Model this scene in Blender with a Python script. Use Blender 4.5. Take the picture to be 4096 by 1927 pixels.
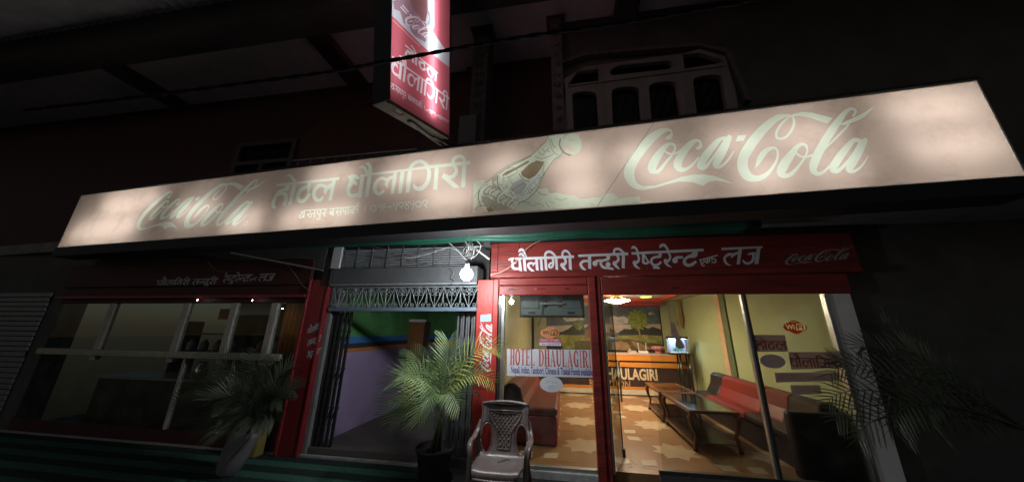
import bpy, bmesh, math, random
import numpy as np
from mathutils import Vector, Matrix
from mathutils.geometry import delaunay_2d_cdt
random.seed(7)
for _o in list(bpy.data.objects): bpy.data.objects.remove(_o, do_unlink=True)
SC = bpy.context.scene
COL = SC.collection

# ---------------------------------------------------------------- camera
F, PITCH, YAW, ROLL, EYE = 1201.8, 0.287985, 0.156517, 0.011033, 1.5
CAMPOS = Vector((0.0, -4.0177, EYE))
_f = Vector((-math.sin(YAW)*math.cos(PITCH), math.cos(YAW)*math.cos(PITCH), math.sin(PITCH)))
_r = Vector((math.cos(YAW), math.sin(YAW), 0.0)); _u = _r.cross(_f)
RT = _r*math.cos(ROLL)+_u*math.sin(ROLL); UP = -_r*math.sin(ROLL)+_u*math.cos(ROLL); FW = _f
cd = bpy.data.cameras.new('camera'); cam = bpy.data.objects.new('camera', cd); COL.objects.link(cam)
cd.sensor_fit = 'HORIZONTAL'; cd.sensor_width = 36.0; cd.lens = 36.0*F/4096.0
cd.shift_x = -22.0/4096.0; cd.clip_start = 0.05; cd.clip_end = 400.0
cam.matrix_world = Matrix(((RT.x, UP.x, -FW.x, CAMPOS.x), (RT.y, UP.y, -FW.y, CAMPOS.y), (RT.z, UP.z, -FW.z, CAMPOS.z), (0, 0, 0, 1)))
SC.camera = cam

# ---------------------------------------------------------------- night sky, faint moonlight, exposure
W = bpy.data.worlds.new('World'); SC.world = W; W.use_nodes = True
_n = W.node_tree.nodes; _bg = _n['Background']
_sky = _n.new('ShaderNodeTexSky'); _sky.sky_type = 'NISHITA'; _sky.sun_disc = False
_sky.sun_elevation = math.radians(24); _sky.sun_rotation = math.radians(200)
W.node_tree.links.new(_sky.outputs[0], _bg.inputs[0]); _bg.inputs[1].default_value = 0.009
sd = bpy.data.lights.new('sun', 'SUN'); sd.energy = 0.010; sd.angle = math.radians(8); sd.color = (0.95, 0.97, 1.0)
sun = bpy.data.objects.new('sun', sd); COL.objects.link(sun)
sun.rotation_euler = (math.radians(66), 0, math.radians(-20))
SC.view_settings.view_transform = 'Standard'; SC.view_settings.look = 'None'
SC.view_settings.exposure = 0.0; SC.view_settings.gamma = 1.0; SC.view_settings.use_curve_mapping = False
SC.render.engine = 'CYCLES'
cy = SC.cycles; cy.use_denoising = True; cy.denoiser = 'OPENIMAGEDENOISE'; cy.max_bounces = 8
cy.diffuse_bounces = 4; cy.glossy_bounces = 3; cy.transparent_max_bounces = 12; cy.sample_clamp_indirect = 4.0
cy.use_adaptive_sampling = False

# ---------------------------------------------------------------- helpers: places
def ray(px, py): return FW + RT*((px-2070.0)/F) - UP*((py-963.0)/F)      # photo pixel -> direction
def onY(px, py, Y=0.0):
    d = ray(px, py); return CAMPOS + d*((Y-CAMPOS.y)/d.y)
def onZ(px, py, Z=0.0):
    d = ray(px, py); return CAMPOS + d*((Z-CAMPOS.z)/d.z)
def onX(px, py, X):
    d = ray(px, py); return CAMPOS + d*((X-CAMPOS.x)/d.x)
class Plane2:                                                            # a flat board with its own u,v axes in metres
    def __init__(s, P, u, v): s.P, s.u, s.v = Vector(P), Vector(u).normalized(), Vector(v).normalized(); s.n = s.u.cross(s.v)
    def px(s, px, py):
        d = ray(px, py); q = CAMPOS + d*((s.P-CAMPOS).dot(s.n)/d.dot(s.n)) - s.P
        return (q.dot(s.u), q.dot(s.v))
    def w(s, u, v, out=0.0): return s.P + s.u*u + s.v*v + s.n*out

# ---------------------------------------------------------------- helpers: materials
MATS = {}
def mat(name, col, rough=0.6, var=0.12, scale=8.0, bump=0.0, bscale=60.0, metal=0.0, spec=0.4, dirt=None, stretch=(1, 1, 1)):
    if name in MATS: return MATS[name]
    m = bpy.data.materials.new(name); m.use_nodes = True; nt = m.node_tree; N = nt.nodes; L = nt.links
    b = N['Principled BSDF']; b.inputs['Roughness'].default_value = rough; b.inputs['Metallic'].default_value = metal
    b.inputs['Specular IOR Level'].default_value = spec
    tc = N.new('ShaderNodeTexCoord'); mp = N.new('ShaderNodeMapping'); mp.inputs['Scale'].default_value = stretch
    L.new(tc.outputs['Object'], mp.inputs[0])
    nz = N.new('ShaderNodeTexNoise'); nz.inputs['Scale'].default_value = scale; nz.inputs['Detail'].default_value = 6; nz.inputs['Roughness'].default_value = 0.65
    L.new(mp.outputs[0], nz.inputs[0])
    cr = N.new('ShaderNodeValToRGB'); c = col
    cr.color_ramp.elements[0].position = 0.3; cr.color_ramp.elements[1].position = 0.72
    cr.color_ramp.elements[0].color = (c[0]*(1-var), c[1]*(1-var), c[2]*(1-var), 1)
    cr.color_ramp.elements[1].color = (min(1, c[0]*(1+var)), min(1, c[1]*(1+var)), min(1, c[2]*(1+var)), 1)
    L.new(nz.outputs[0], cr.inputs[0]); src = cr.outputs[0]
    if dirt:
        n2 = N.new('ShaderNodeTexNoise'); n2.inputs['Scale'].default_value = dirt[1]; n2.inputs['Detail'].default_value = 8; n2.inputs['Roughness'].default_value = 0.7
        L.new(mp.outputs[0], n2.inputs[0])
        r2 = N.new('ShaderNodeValToRGB'); r2.color_ramp.elements[0].position = dirt[2]; r2.color_ramp.elements[1].position = dirt[2]+0.14
        L.new(n2.outputs[0], r2.inputs[0]); mx = N.new('ShaderNodeMixRGB'); L.new(r2.outputs[0], mx.inputs[0])
        L.new(src, mx.inputs[1]); mx.inputs[2].default_value = (*dirt[0], 1); src = mx.outputs[0]
    L.new(src, b.inputs['Base Color'])
    rr = N.new('ShaderNodeMapRange'); rr.inputs[3].default_value = max(0.02, rough-0.1); rr.inputs[4].default_value = min(1, rough+0.12)
    L.new(nz.outputs[0], rr.inputs[0]); L.new(rr.outputs[0], b.inputs['Roughness'])
    if bump:
        n3 = N.new('ShaderNodeTexNoise'); n3.inputs['Scale'].default_value = bscale; n3.inputs['Detail'].default_value = 5
        L.new(mp.outputs[0], n3.inputs[0]); bp = N.new('ShaderNodeBump'); bp.inputs['Strength'].default_value = bump; bp.inputs['Distance'].default_value = 0.01
        L.new(n3.outputs[0], bp.inputs['Height']); L.new(bp.outputs[0], b.inputs['Normal'])
    MATS[name] = m; return m
def emit(name, col, strength):
    if name in MATS: return MATS[name]
    m = bpy.data.materials.new(name); m.use_nodes = True; nt = m.node_tree; nt.nodes.clear()
    o = nt.nodes.new('ShaderNodeOutputMaterial'); e = nt.nodes.new('ShaderNodeEmission')
    e.inputs[0].default_value = (*col, 1); e.inputs[1].default_value = strength; nt.links.new(e.outputs[0], o.inputs[0]); MATS[name] = m; return m
def lightface(name, col, dirt=(0.45, 0.4, 0.32), amount=0.55, scale=3.0, grain=0.08, low=0.52):
    """printed translucent sheet of a light box: passes the light of the tubes behind it"""
    if name in MATS: return MATS[name]
    m = bpy.data.materials.new(name); m.use_nodes = True; nt = m.node_tree; N = nt.nodes; L = nt.links; N.clear()
    o = N.new('ShaderNodeOutputMaterial'); t = N.new('ShaderNodeBsdfTranslucent'); d = N.new('ShaderNodeBsdfDiffuse'); ad = N.new('ShaderNodeMixShader')
    tc = N.new('ShaderNodeTexCoord'); nz = N.new('ShaderNodeTexNoise'); nz.inputs['Scale'].default_value = scale; nz.inputs['Detail'].default_value = 9; nz.inputs['Roughness'].default_value = 0.72
    L.new(tc.outputs['Object'], nz.inputs[0])
    r = N.new('ShaderNodeValToRGB'); r.color_ramp.elements[0].position = low; r.color_ramp.elements[1].position = low+0.3
    r.color_ramp.elements[0].color = (0, 0, 0, 1); r.color_ramp.elements[1].color = (amount, amount, amount, 1); L.new(nz.outputs[0], r.inputs[0])
    mx = N.new('ShaderNodeMixRGB'); mx.inputs[1].default_value = (*col, 1); mx.inputs[2].default_value = (col[0]*dirt[0], col[1]*dirt[1], col[2]*dirt[2], 1); L.new(r.outputs[0], mx.inputs[0])
    n2 = N.new('ShaderNodeTexNoise'); n2.inputs['Scale'].default_value = 90; n2.inputs['Detail'].default_value = 3; L.new(tc.outputs['Object'], n2.inputs[0])
    mr = N.new('ShaderNodeMapRange'); mr.inputs[3].default_value = 1-grain; mr.inputs[4].default_value = 1+grain; L.new(n2.outputs[0], mr.inputs[0])
    mu = N.new('ShaderNodeMixRGB'); mu.blend_type = 'MULTIPLY'; mu.inputs[0].default_value = 1; L.new(mx.outputs[0], mu.inputs[1]); L.new(mr.outputs[0], mu.inputs[2])
    L.new(mu.outputs[0], t.inputs[0]); L.new(mu.outputs[0], d.inputs[0]); ad.inputs[0].default_value = 0.2
    L.new(t.outputs[0], ad.inputs[1]); L.new(d.outputs[0], ad.inputs[2]); L.new(ad.outputs[0], o.inputs[0]); MATS[name] = m; return m
def glassmat(name, refl=0.5, tint=(0.9, 0.93, 0.9), smear=0.0):
    if name in MATS: return MATS[name]
    m = bpy.data.materials.new(name); m.use_nodes = True; nt = m.node_tree; N = nt.nodes; L = nt.links; N.clear()
    o = N.new('ShaderNodeOutputMaterial'); t = N.new('ShaderNodeBsdfTransparent'); t.inputs[0].default_value = (*tint, 1)
    g = N.new('ShaderNodeBsdfGlossy'); g.inputs['Roughness'].default_value = 0.015; g.inputs[0].default_value = (refl, refl, refl, 1)
    lw = N.new('ShaderNodeLayerWeight'); lw.inputs[0].default_value = 0.5; pw_ = N.new('ShaderNodeMath'); pw_.operation = 'POWER'; pw_.inputs[1].default_value = 5.0
    ma = N.new('ShaderNodeMath'); ma.operation = 'MULTIPLY_ADD'; ma.inputs[1].default_value = 0.96; ma.inputs[2].default_value = 0.04; mx = N.new('ShaderNodeMixShader')
    L.new(lw.outputs['Facing'], pw_.inputs[0]); L.new(pw_.outputs[0], ma.inputs[0]); L.new(ma.outputs[0], mx.inputs[0]); L.new(t.outputs[0], mx.inputs[1]); L.new(g.outputs[0], mx.inputs[2]); out = mx.outputs[0]
    if smear:
        d = N.new('ShaderNodeBsdfDiffuse'); d.inputs[0].default_value = (0.6, 0.6, 0.58, 1); m2 = N.new('ShaderNodeMixShader')
        tc = N.new('ShaderNodeTexCoord'); nz = N.new('ShaderNodeTexNoise'); nz.inputs['Scale'].default_value = 4; nz.inputs['Detail'].default_value = 7; L.new(tc.outputs['Object'], nz.inputs[0])
        mr = N.new('ShaderNodeMapRange'); mr.inputs[1].default_value = 0.45; mr.inputs[2].default_value = 0.8; mr.inputs[3].default_value = 0.004; mr.inputs[4].default_value = smear
        L.new(nz.outputs[0], mr.inputs[0]); L.new(mr.outputs[0], m2.inputs[0]); L.new(out, m2.inputs[1]); L.new(d.outputs[0], m2.inputs[2]); out = m2.outputs[0]
    L.new(out, o.inputs[0]); MATS[name] = m; return m

# ---------------------------------------------------------------- helpers: objects
OFF = {}
def tag(o, label=None, cat=None, group=None, kind=None):
    if label: o['label'] = label
    if cat: o['category'] = cat
    if group: o['group'] = group
    if kind: o['kind'] = kind
    return o
def thing(name, label, cat, loc=(0, 0, 0), group=None):
    o = bpy.data.objects.new(name, None); o.empty_display_size = 0.1; COL.objects.link(o); o.location = loc; OFF[o] = Vector(loc)
    return tag(o, label, cat, group)
class MB:
    def __init__(s): s.v = []; s.f = []; s.m = []
    def add(s, vs, fs, mi=0):
        b = len(s.v); s.v += [tuple(x) for x in vs]; s.f += [tuple(b+i for i in f) for f in fs]; s.m += [mi]*len(fs); return s
    def box(s, x0, x1, y0, y1, z0, z1, mi=0):
        vs = [(x, y, z) for z in (z0, z1) for y in (y0, y1) for x in (x0, x1)]
        return s.add(vs, [(0, 2, 3, 1), (4, 5, 7, 6), (0, 1, 5, 4), (2, 6, 7, 3), (0, 4, 6, 2), (1, 3, 7, 5)], mi)
    def obox(s, O, a, b, c, la, lb, lc, mi=0):          # box from corner O along unit axes a,b,c
        O = Vector(O); vs = [O+a*(la*i)+b*(lb*j)+c*(lc*k) for k in (0, 1) for j in (0, 1) for i in (0, 1)]
        return s.add(vs, [(0, 2, 3, 1), (4, 5, 7, 6), (0, 1, 5, 4), (2, 6, 7, 3), (0, 4, 6, 2), (1, 3, 7, 5)], mi)
    def bar(s, p, q, w, d, up=Vector((0, 0, 1)), mi=0):
        p, q = Vector(p), Vector(q); a = (q-p).normalized(); b = a.cross(up)
        if b.length < 1e-4: b = a.cross(Vector((0, 1, 0)))
        b.normalize(); c = b.cross(a); return s.obox(p-b*(w/2)-c*(d/2), a, b, c, (q-p).length, w, d, mi)
    def tube(s, pts, r, n=6, mi=0, cap=True):
        pts = [Vector(p) for p in pts]; k = len(pts); rs = r if isinstance(r, (list, tuple)) else [r]*k
        rings = []; ref = Vector((0.31, 0.42, 0.85)).normalized()
        for i in range(k):
            t = (pts[min(k-1, i+1)]-pts[max(0, i-1)]).normalized()
            if abs(t.dot(ref)) > 0.95: ref = Vector((1, 0, 0)) if abs(t.x) < 0.8 else Vector((0, 1, 0))
            a = t.cross(ref).normalized(); b = a.cross(t); ref = b
            rings.append([pts[i]+(a*math.cos(j*2*math.pi/n)+b*math.sin(j*2*math.pi/n))*rs[i] for j in range(n)])
        vs = [p for R_ in rings for p in R_]; fs = [(i*n+j, i*n+(j+1) % n, (i+1)*n+(j+1) % n, (i+1)*n+j) for i in range(k-1) for j in range(n)]
        if cap: fs += [tuple(range(n))[::-1], tuple((k-1)*n+j for j in range(n))]
        return s.add(vs, fs, mi)
    def lathe(s, prof, n=24, C=(0, 0, 0), mi=0, axis=None):
        C = Vector(C); vs = [C+Vector((r*math.cos(j*2*math.pi/n), r*math.sin(j*2*math.pi/n), z)) for r, z in prof for j in range(n)]
        if axis: vs = [C+axis@(v-C) for v in vs]
        fs = [(i*n+j, i*n+(j+1) % n, (i+1)*n+(j+1) % n, (i+1)*n+j) for i in range(len(prof)-1) for j in range(n)]
        return s.add(vs, fs, mi)
    def prism(s, poly, P2, o0, o1, mi=0):               # polygon (u,v) on a Plane2 extruded between two heights
        n = len(poly); vs = [P2.w(u, v, o0) for u, v in poly]+[P2.w(u, v, o1) for u, v in poly]
        fs = [tuple(range(n))[::-1], tuple(range(n, 2*n))]+[(i, (i+1) % n, n+(i+1) % n, n+i) for i in range(n)]
        return s.add(vs, fs, mi)
    def build(s, name, m, parent=None, smooth=False, bevel=0.0, label=None, loc=None):
        off = OFF[parent] if parent is not None else (Vector(loc) if loc is not None else Vector((0, 0, 0)))
        me = bpy.data.meshes.new(name); me.from_pydata([tuple(Vector(v)-off) for v in s.v], [], s.f)
        ms = m if isinstance(m, (list, tuple)) else [m]
        for x in ms: me.materials.append(x)
        if len(ms) > 1: me.polygons.foreach_set('material_index', s.m)
        if smooth: me.polygons.foreach_set('use_smooth', [True]*len(me.polygons))
        me.update(); o = bpy.data.objects.new(name, me); COL.objects.link(o)
        if parent is not None: o.parent = parent
        else: o.location = off
        OFF[o] = off
        if bevel:
            md = o.modifiers.new('bevel', 'BEVEL'); md.width = bevel; md.segments = 2; md.limit_method = 'ANGLE'; md.angle_limit = 0.7
        if label: o['label'] = label
        return o
def copy_tree(src, delta, parent=None):
    c = src.copy(); COL.objects.link(c)
    if parent is None: c.location = src.location+Vector(delta); OFF[c] = OFF[src]+Vector(delta)
    else: c.parent = parent; OFF[c] = OFF[parent]
    for ch in list(src.children): copy_tree(ch, delta, c)
    return c

# ---------------------------------------------------------------- helpers: flat print (strokes -> clean flat mesh)
def cr_sample(p, n=5):
    if len(p) < 3: return p
    out = []; q = [p[0]]+list(p)+[p[-1]]
    for i in range(1, len(q)-2):
        for k in range(n):
            t = k/n; out.append(tuple(0.5*(2*b+(c-a)*t+(2*a-5*b+4*c-d)*t*t+(3*b-a-3*c+d)*t**3) for a, b, c, d in zip(q[i-1], q[i], q[i+1], q[i+2])))
    out.append(tuple(p[-1])); return out
def stroke_polys(p, rnd=False, n=5):
    """p: (x,y,width) points -> quads (and round ends)"""
    s = cr_sample(p, n); k = len(s); L = []; R_ = []
    for i in range(k):
        a, b = s[max(0, i-1)], s[min(k-1, i+1)]; dx, dy = b[0]-a[0], b[1]-a[1]; l = math.hypot(dx, dy) or 1; w = max(0.002, s[i][2])/2
        L.append((s[i][0]-dy/l*w, s[i][1]+dx/l*w)); R_.append((s[i][0]+dy/l*w, s[i][1]-dx/l*w))
    out = [[L[i], R_[i], R_[i+1], L[i+1]] for i in range(k-1)]
    if rnd:
        for e in (s[0], s[-1]):
            if e[2] > 6: out.append([(e[0]+e[2]/2*math.cos(t*math.pi/6), e[1]+e[2]/2*math.sin(t*math.pi/6)) for t in range(12)])
    return out
def disc(x, y, r, ry=None, n=20): return [(x+r*math.cos(t*2*math.pi/n), y+(ry or r)*math.sin(t*2*math.pi/n)) for t in range(n)]
def rline(p, w): return [(x, y, w) for x, y in p]
def ringstroke(x, y, rx, ry, w, n=14): return [(x+rx*math.cos(t*2*math.pi/n), y+ry*math.sin(t*2*math.pi/n), w) for t in range(n+1)]
def area(p): return 0.5*sum(p[i-1][0]*p[i][1]-p[i][0]*p[i-1][1] for i in range(len(p)))
def cdt(layers, panel=None):
    """layers: list of (material index, [polygons]); later layers lie on top. -> verts, {mi: faces}"""
    V = []; Fc = []; pri = []
    def put(poly, k):
        if abs(area(poly)) < 1e-9: return
        if area(poly) < 0: poly = poly[::-1]
        b = len(V); V.extend(Vector(p) for p in poly); Fc.append(list(range(b, b+len(poly)))); pri.append(k)
    if panel: put(panel, (-1, 0))
    for k, (mi, ps) in enumerate(layers):
        for p in ps: put(p, (k, mi))
    ed = [(f_[i-1], f_[i]) for f_ in Fc for i in range(len(f_))]
    v, e, f, ov, oe, of = delaunay_2d_cdt(V, ed, [], 0, 1e-6)
    P = np.array([(p.x, p.y) for p in v]); T = np.array([t[:3] for t in f]); cen = P[T].mean(1); best = np.full(len(T), -2); mis = np.full(len(T), -1)
    for f_, (k, mi) in zip(Fc, pri):                     # which polygon covers each triangle (nonzero winding)
        q = np.array([(V[i].x, V[i].y) for i in f_]); lo, hi = q.min(0), q.max(0)
        idx = np.nonzero((cen[:, 0] >= lo[0]) & (cen[:, 0] <= hi[0]) & (cen[:, 1] >= lo[1]) & (cen[:, 1] <= hi[1]) & (best < k))[0]
        if not len(idx): continue
        c = cen[idx]; wn = np.zeros(len(idx), int)
        for i in range(len(q)):
            a, b = q[i-1], q[i]; side = (b[0]-a[0])*(c[:, 1]-a[1])-(c[:, 0]-a[0])*(b[1]-a[1])
            wn += ((a[1] <= c[:, 1]) & (b[1] > c[:, 1]) & (side > 0)).astype(int)-((a[1] > c[:, 1]) & (b[1] <= c[:, 1]) & (side < 0)).astype(int)
        h = idx[wn != 0]; best[h] = k; mis[h] = mi
    res = {}
    for t, mi in zip(T.tolist(), mis.tolist()):
        if mi >= 0: res.setdefault(mi, []).append(tuple(t))
    return v, res
def flat(name, P2, layers, mats, parent, out=0.002, thick=0.0):
    """flat print as one clean mesh lying `out` in front of a board"""
    v, res = cdt(layers); mb = MB(); used = {}
    vs = [P2.w(p.x, p.y, out) for p in v]; b = mb.add(vs, [])
    for mi, fs in res.items():
        mb.f += [tuple(f) for f in fs]; mb.m += [mi]*len(fs)
    return mb.build(name, mats, parent)
def mapped(polys, fn): return [[fn(x, y) for x, y in p] for p in polys]
def crop(x0, y0, sc): return lambda x, y: (x0+x*sc, y0+y*sc)
# ---------------------------------------------------------------- lettering traced as strokes (x, y, width), one set of units per word
def word(strokes=(), polys=(), rnd=False, n=5):
    out = []
    for s in strokes: out += stroke_polys(s, rnd, n)
    return out+[list(p) for p in polys]
HOTEL = word([
    [(352, 422, 10), (385, 405, 40), (420, 420, 56), (450, 460, 56), (490, 510, 60)],
    [(365, 560, 66), (355, 615, 66), (300, 642, 46), (230, 662, 40), (190, 715, 40), (168, 762, 44), (140, 830, 56), (135, 890, 58), (150, 935, 36), (192, 908, 10)],
    [(190, 735, 24), (255, 702, 56), (318, 712, 68), (342, 770, 60), (330, 830, 54), (296, 890, 56)],
    [(718, 520, 60), (706, 600, 52), (700, 680, 18)],
    [(715, 590, 40), (640, 605, 56), (572, 655, 66), (530, 740, 62), (545, 806, 62), (595, 828, 58), (660, 788, 54), (722, 694, 62)],
    [(1115, 530, 34), (1040, 585, 60), (985, 640, 58), (972, 690, 40), (995, 722, 4)],
    [(1040, 590, 50), (975, 590, 56), (915, 570, 52), (850, 590, 60), (800, 660, 60), (792, 740, 62), (830, 802, 60), (890, 808, 46), (922, 772, 40), (945, 730, 6)]],
    [[(185, 545), (1205, 435), (1200, 480), (180, 588)], [(445, 540), (520, 530), (425, 880), (370, 882)], [(1092, 470), (1152, 470), (1078, 815), (1022, 815)]])
_bx = 1616
def _sh(polys, dx): return [[(x+dx, y) for x, y in p] for p in polys]
DHAUL = word([
    [(1345, 440, 40), (1420, 425, 60), (1490, 440, 66), (1525, 462, 20)],
    [(1395, 440, 80), (1408, 500, 84), (1460, 535, 60), (1482, 575, 6)],
    [(1400, 520, 70), (1360, 590, 68), (1345, 660, 62), (1362, 718, 62), (1420, 735, 56), (1500, 715, 52), (1545, 690, 40)],
    [(1520, 290, 8), (1580, 265, 42), (1622, 312, 50), (1660, 390, 60)],
    [(1618, 235, 8), (1660, 215, 50), (1690, 255, 60), (1700, 320, 60), (1700, 400, 60)]],
    [[(1550, 400), (1612, 395), (1560, 765), (1495, 770)], [(1665, 380), (1728, 375), (1670, 755), (1610, 757)]]) + _sh(word([
    [(480, 430, 46), (405, 450, 50), (362, 500, 50), (345, 560, 48), (372, 614, 4)],
    [(405, 452, 46), (350, 478, 50), (292, 455, 46), (230, 470, 56), (172, 540, 62), (156, 620, 62), (182, 690, 62), (240, 705, 50), (290, 668, 44), (312, 628, 6)],
    [(725, 310, 50), (780, 225, 54), (860, 185, 56), (930, 190, 60), (985, 235, 60), (1015, 290, 62)],
    [(960, 270, 40), (1025, 310, 60), (1037, 380, 66), (1025, 470, 66), (980, 560, 66), (920, 612, 70), (850, 625, 66), (808, 596, 56), (778, 538, 4)],
    [(1440, 240, 50), (1476, 310, 60), (1465, 370, 62), (1420, 425, 62), (1360, 438, 58), (1310, 418, 50), (1262, 395, 50)],
    [(1420, 215, 50), (1440, 140, 54), (1500, 102, 52), (1560, 104, 52), (1605, 150, 52), (1615, 220, 58)]],
    [[(-76, 395), (110, 370), (700, 300), (1050, 245), (1400, 208), (1705, 170), (1705, 228), (1400, 262), (1050, 295), (700, 335), (110, 410), (-76, 440)],
     [(460, 355), (522, 348), (470, 708), (412, 712)], [(577, 335), (640, 328), (595, 695), (533, 703)], [(695, 305), (765, 298), (718, 683), (655, 690)],
     [(1130, 260), (1198, 255), (1168, 635), (1100, 643)], [(1235, 435), (1290, 385), (1540, 605), (1435, 612)], [(1572, 215), (1642, 205), (1622, 598), (1555, 600)]]), _bx)
def thin(lines, w=18): return word([rline(l, w) for l in lines], n=3)
ADDR = thin([[(622, 976), (1005, 950)], [(640, 975), (625, 1095)], [(578, 1000), (610, 990), (602, 1030), (560, 1050), (560, 1088), (598, 1085), (628, 1050)],
    [(720, 975), (736, 1010), (704, 1034), (676, 1035)], [(690, 1038), (725, 1090)], [(805, 970), (795, 1085)], [(800, 1020), (752, 1030), (746, 1085)],
    [(900, 965), (885, 1080)], [(852, 970), (848, 1028), (888, 1034)], [(885, 1075), (886, 1108), (852, 1118), (840, 1095)],
    [(965, 960), (985, 1000), (952, 1020), (925, 1015)], [(940, 1020), (975, 1070)],
    [(1050, 948), (1530, 905)], [(1110, 945), (1100, 1060)], [(1105, 985), (1060, 990), (1052, 1030), (1095, 1035), (1104, 1000)], [(1062, 1000), (1096, 1030)],
    [(1168, 940), (1180, 970), (1142, 1000)], [(1145, 1000), (1190, 1052)], [(1150, 1000), (1228, 990)], [(1232, 935), (1220, 1052)],
    [(1268, 935), (1262, 988), (1304, 998)], [(1312, 925), (1300, 1046)], [(1352, 925), (1340, 1042)], [(1440, 915), (1425, 1032)],
    [(1432, 960), (1390, 962), (1382, 1000), (1410, 1010), (1432, 970)], [(1438, 962), (1480, 942), (1500, 970), (1488, 1012)], [(1502, 915), (1496, 872), (1532, 850)],
    [(1625, 890), (1612, 1010)]])
PHONE = _sh(thin([[(215, 870), (220, 928), (265, 920)], [(268, 858), (262, 960), (234, 1002)], [(345, 868), (302, 880), (300, 908), (340, 914)], [(336, 915), (290, 940), (292, 970), (330, 975), (332, 1002)],
    [(360, 920), (440, 912)], [(470, 845), (475, 900), (520, 892)], [(522, 835), (515, 930), (490, 978)], [(555, 900), (552, 862), (600, 846), (620, 880), (582, 918), (562, 912)], [(582, 918), (606, 962)],
    [(650, 830), (668, 872), (690, 870), (706, 820)], [(735, 825), (740, 880), (785, 872)], [(790, 815), (785, 905), (760, 960)], [(930, 860), (936, 830), (985, 806), (1010, 840), (970, 888), (946, 880)], [(970, 888), (1000, 926)]])
    + word([ringstroke(138, 940, 42, 48, 18), ringstroke(675, 920, 34, 32, 18), ringstroke(862, 872, 44, 46, 18)], n=2), _bx)
# painted words of the red fascia board
F1 = word([
    [(160, 335, 8), (190, 312, 34), (240, 300, 30), (275, 292, 14)], [(232, 305, 44), (228, 340, 40), (222, 382, 14)],
    [(305, 380, 10), (258, 388, 40), (232, 430, 50), (262, 476, 50), (320, 488, 42), (385, 470, 40)],
    [(348, 252, 6), (388, 214, 36), (422, 232, 42), (465, 295, 40)], [(348, 188, 6), (375, 148, 50), (415, 140, 46), (452, 190, 34), (502, 285, 18)],
    [(690, 365, 30), (640, 388, 34), (606, 436, 16)], [(640, 396, 34), (572, 384, 44), (530, 402, 44), (526, 440, 44), (560, 490, 40), (610, 525, 34), (648, 538, 6)],
    [(840, 300, 44), (836, 225, 40), (870, 182, 44), (930, 180, 44), (990, 222, 40), (1045, 290, 26)],
    [(965, 290, 40), (982, 350, 40), (976, 420, 40), (948, 462, 40), (910, 452, 40), (908, 412, 34), (945, 382, 34), (972, 390, 26)],
    [(1160, 270, 40), (1200, 320, 44), (1205, 370, 50), (1165, 415, 54), (1118, 396, 56)], [(1130, 412, 54), (1180, 480, 50), (1238, 532, 8)],
    [(1150, 270, 40), (1150, 200, 40), (1190, 160, 44), (1240, 170, 40), (1280, 220, 36), (1315, 275, 26)]],
    [[(290, 285), (610, 272), (1360, 243), (1360, 290), (640, 318), (285, 322)], [(340, 300), (390, 300), (410, 535), (360, 520)], [(425, 300), (475, 298), (495, 533), (445, 520)],
     [(650, 300), (700, 298), (715, 522), (665, 510)], [(735, 300), (780, 298), (798, 525), (748, 512)], [(815, 292), (860, 290), (880, 520), (830, 508)],
     [(1010, 275), (1055, 273), (1072, 512), (1025, 500)], [(1260, 262), (1310, 260), (1322, 512), (1268, 495)]])
F2 = word([
    [(1625, 345, 44), (1530, 350, 46), (1482, 400, 48), (1500, 450, 48), (1540, 490, 40), (1588, 508, 6)], [(1760, 350, 44), (1800, 342, 46), (1870, 338, 44)],
    [(1980, 235, 66), (1986, 300, 60), (1930, 328, 46), (1872, 345, 46), (1848, 395, 44), (1880, 448, 46), (1930, 470, 46), (1995, 465, 50)],
    [(1985, 475, 40), (2055, 488, 42), (2064, 525, 42), (2000, 553, 36), (1935, 534, 24), (1898, 516, 6)],
    [(2140, 235, 40), (2172, 290, 44), (2160, 340, 50), (2112, 378, 52), (2075, 366, 56)], [(2082, 380, 54), (2130, 440, 50), (2198, 502, 8)],
    [(2095, 225, 40), (2092, 160, 40), (2130, 126, 44), (2190, 132, 44), (2250, 180, 40), (2315, 222, 26)]],
    [[(1435, 230), (2350, 190), (2350, 240), (1440, 272)], [(1615, 255), (1672, 253), (1675, 497), (1618, 480)], [(2235, 215), (2290, 213), (2288, 483), (2232, 470)], disc(1745, 390, 46, 50), disc(1982, 410, 46)])
F3 = _sh(word([
    [(215, 215, 40), (245, 290, 40), (230, 350, 50), (180, 378, 54), (148, 346, 56)], [(152, 372, 54), (190, 440, 46), (268, 494, 8)], [(105, 135, 6), (135, 96, 50), (185, 110, 42), (215, 160, 36), (238, 220, 30)],
    [(322, 375, 40), (380, 390, 40), (432, 360, 40)], [(340, 235, 30), (400, 330, 30), (435, 375, 26)],
    [(628, 190, 62), (630, 262, 54), (560, 272, 44), (490, 300, 44), (470, 360, 44), (500, 410, 44), (560, 422, 44), (620, 392, 46), (652, 356, 30)],
    [(500, 472, 36), (580, 465, 44), (605, 490, 44), (560, 520, 40), (460, 520, 28), (382, 486, 6)],
    [(780, 190, 40), (815, 260, 40), (800, 320, 48), (750, 350, 54), (710, 318, 56)], [(718, 344, 54), (760, 410, 46), (848, 468, 8)], [(625, 115, 6), (650, 66, 56), (710, 60, 52), (760, 120, 42), (795, 200, 34)],
    [(910, 300, 50), (945, 280, 50), (1050, 278, 40)],
    [(1262, 165, 100), (1262, 235, 96), (1150, 268, 52), (1082, 320, 54), (1078, 380, 60), (1130, 422, 56), (1210, 410, 56), (1290, 352, 46)]],
    [[(110, 185), (1425, 120), (1425, 170), (110, 230)], [(300, 215), (350, 213), (345, 395), (300, 380)], disc(905, 335, 52)]), 2300)
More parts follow.
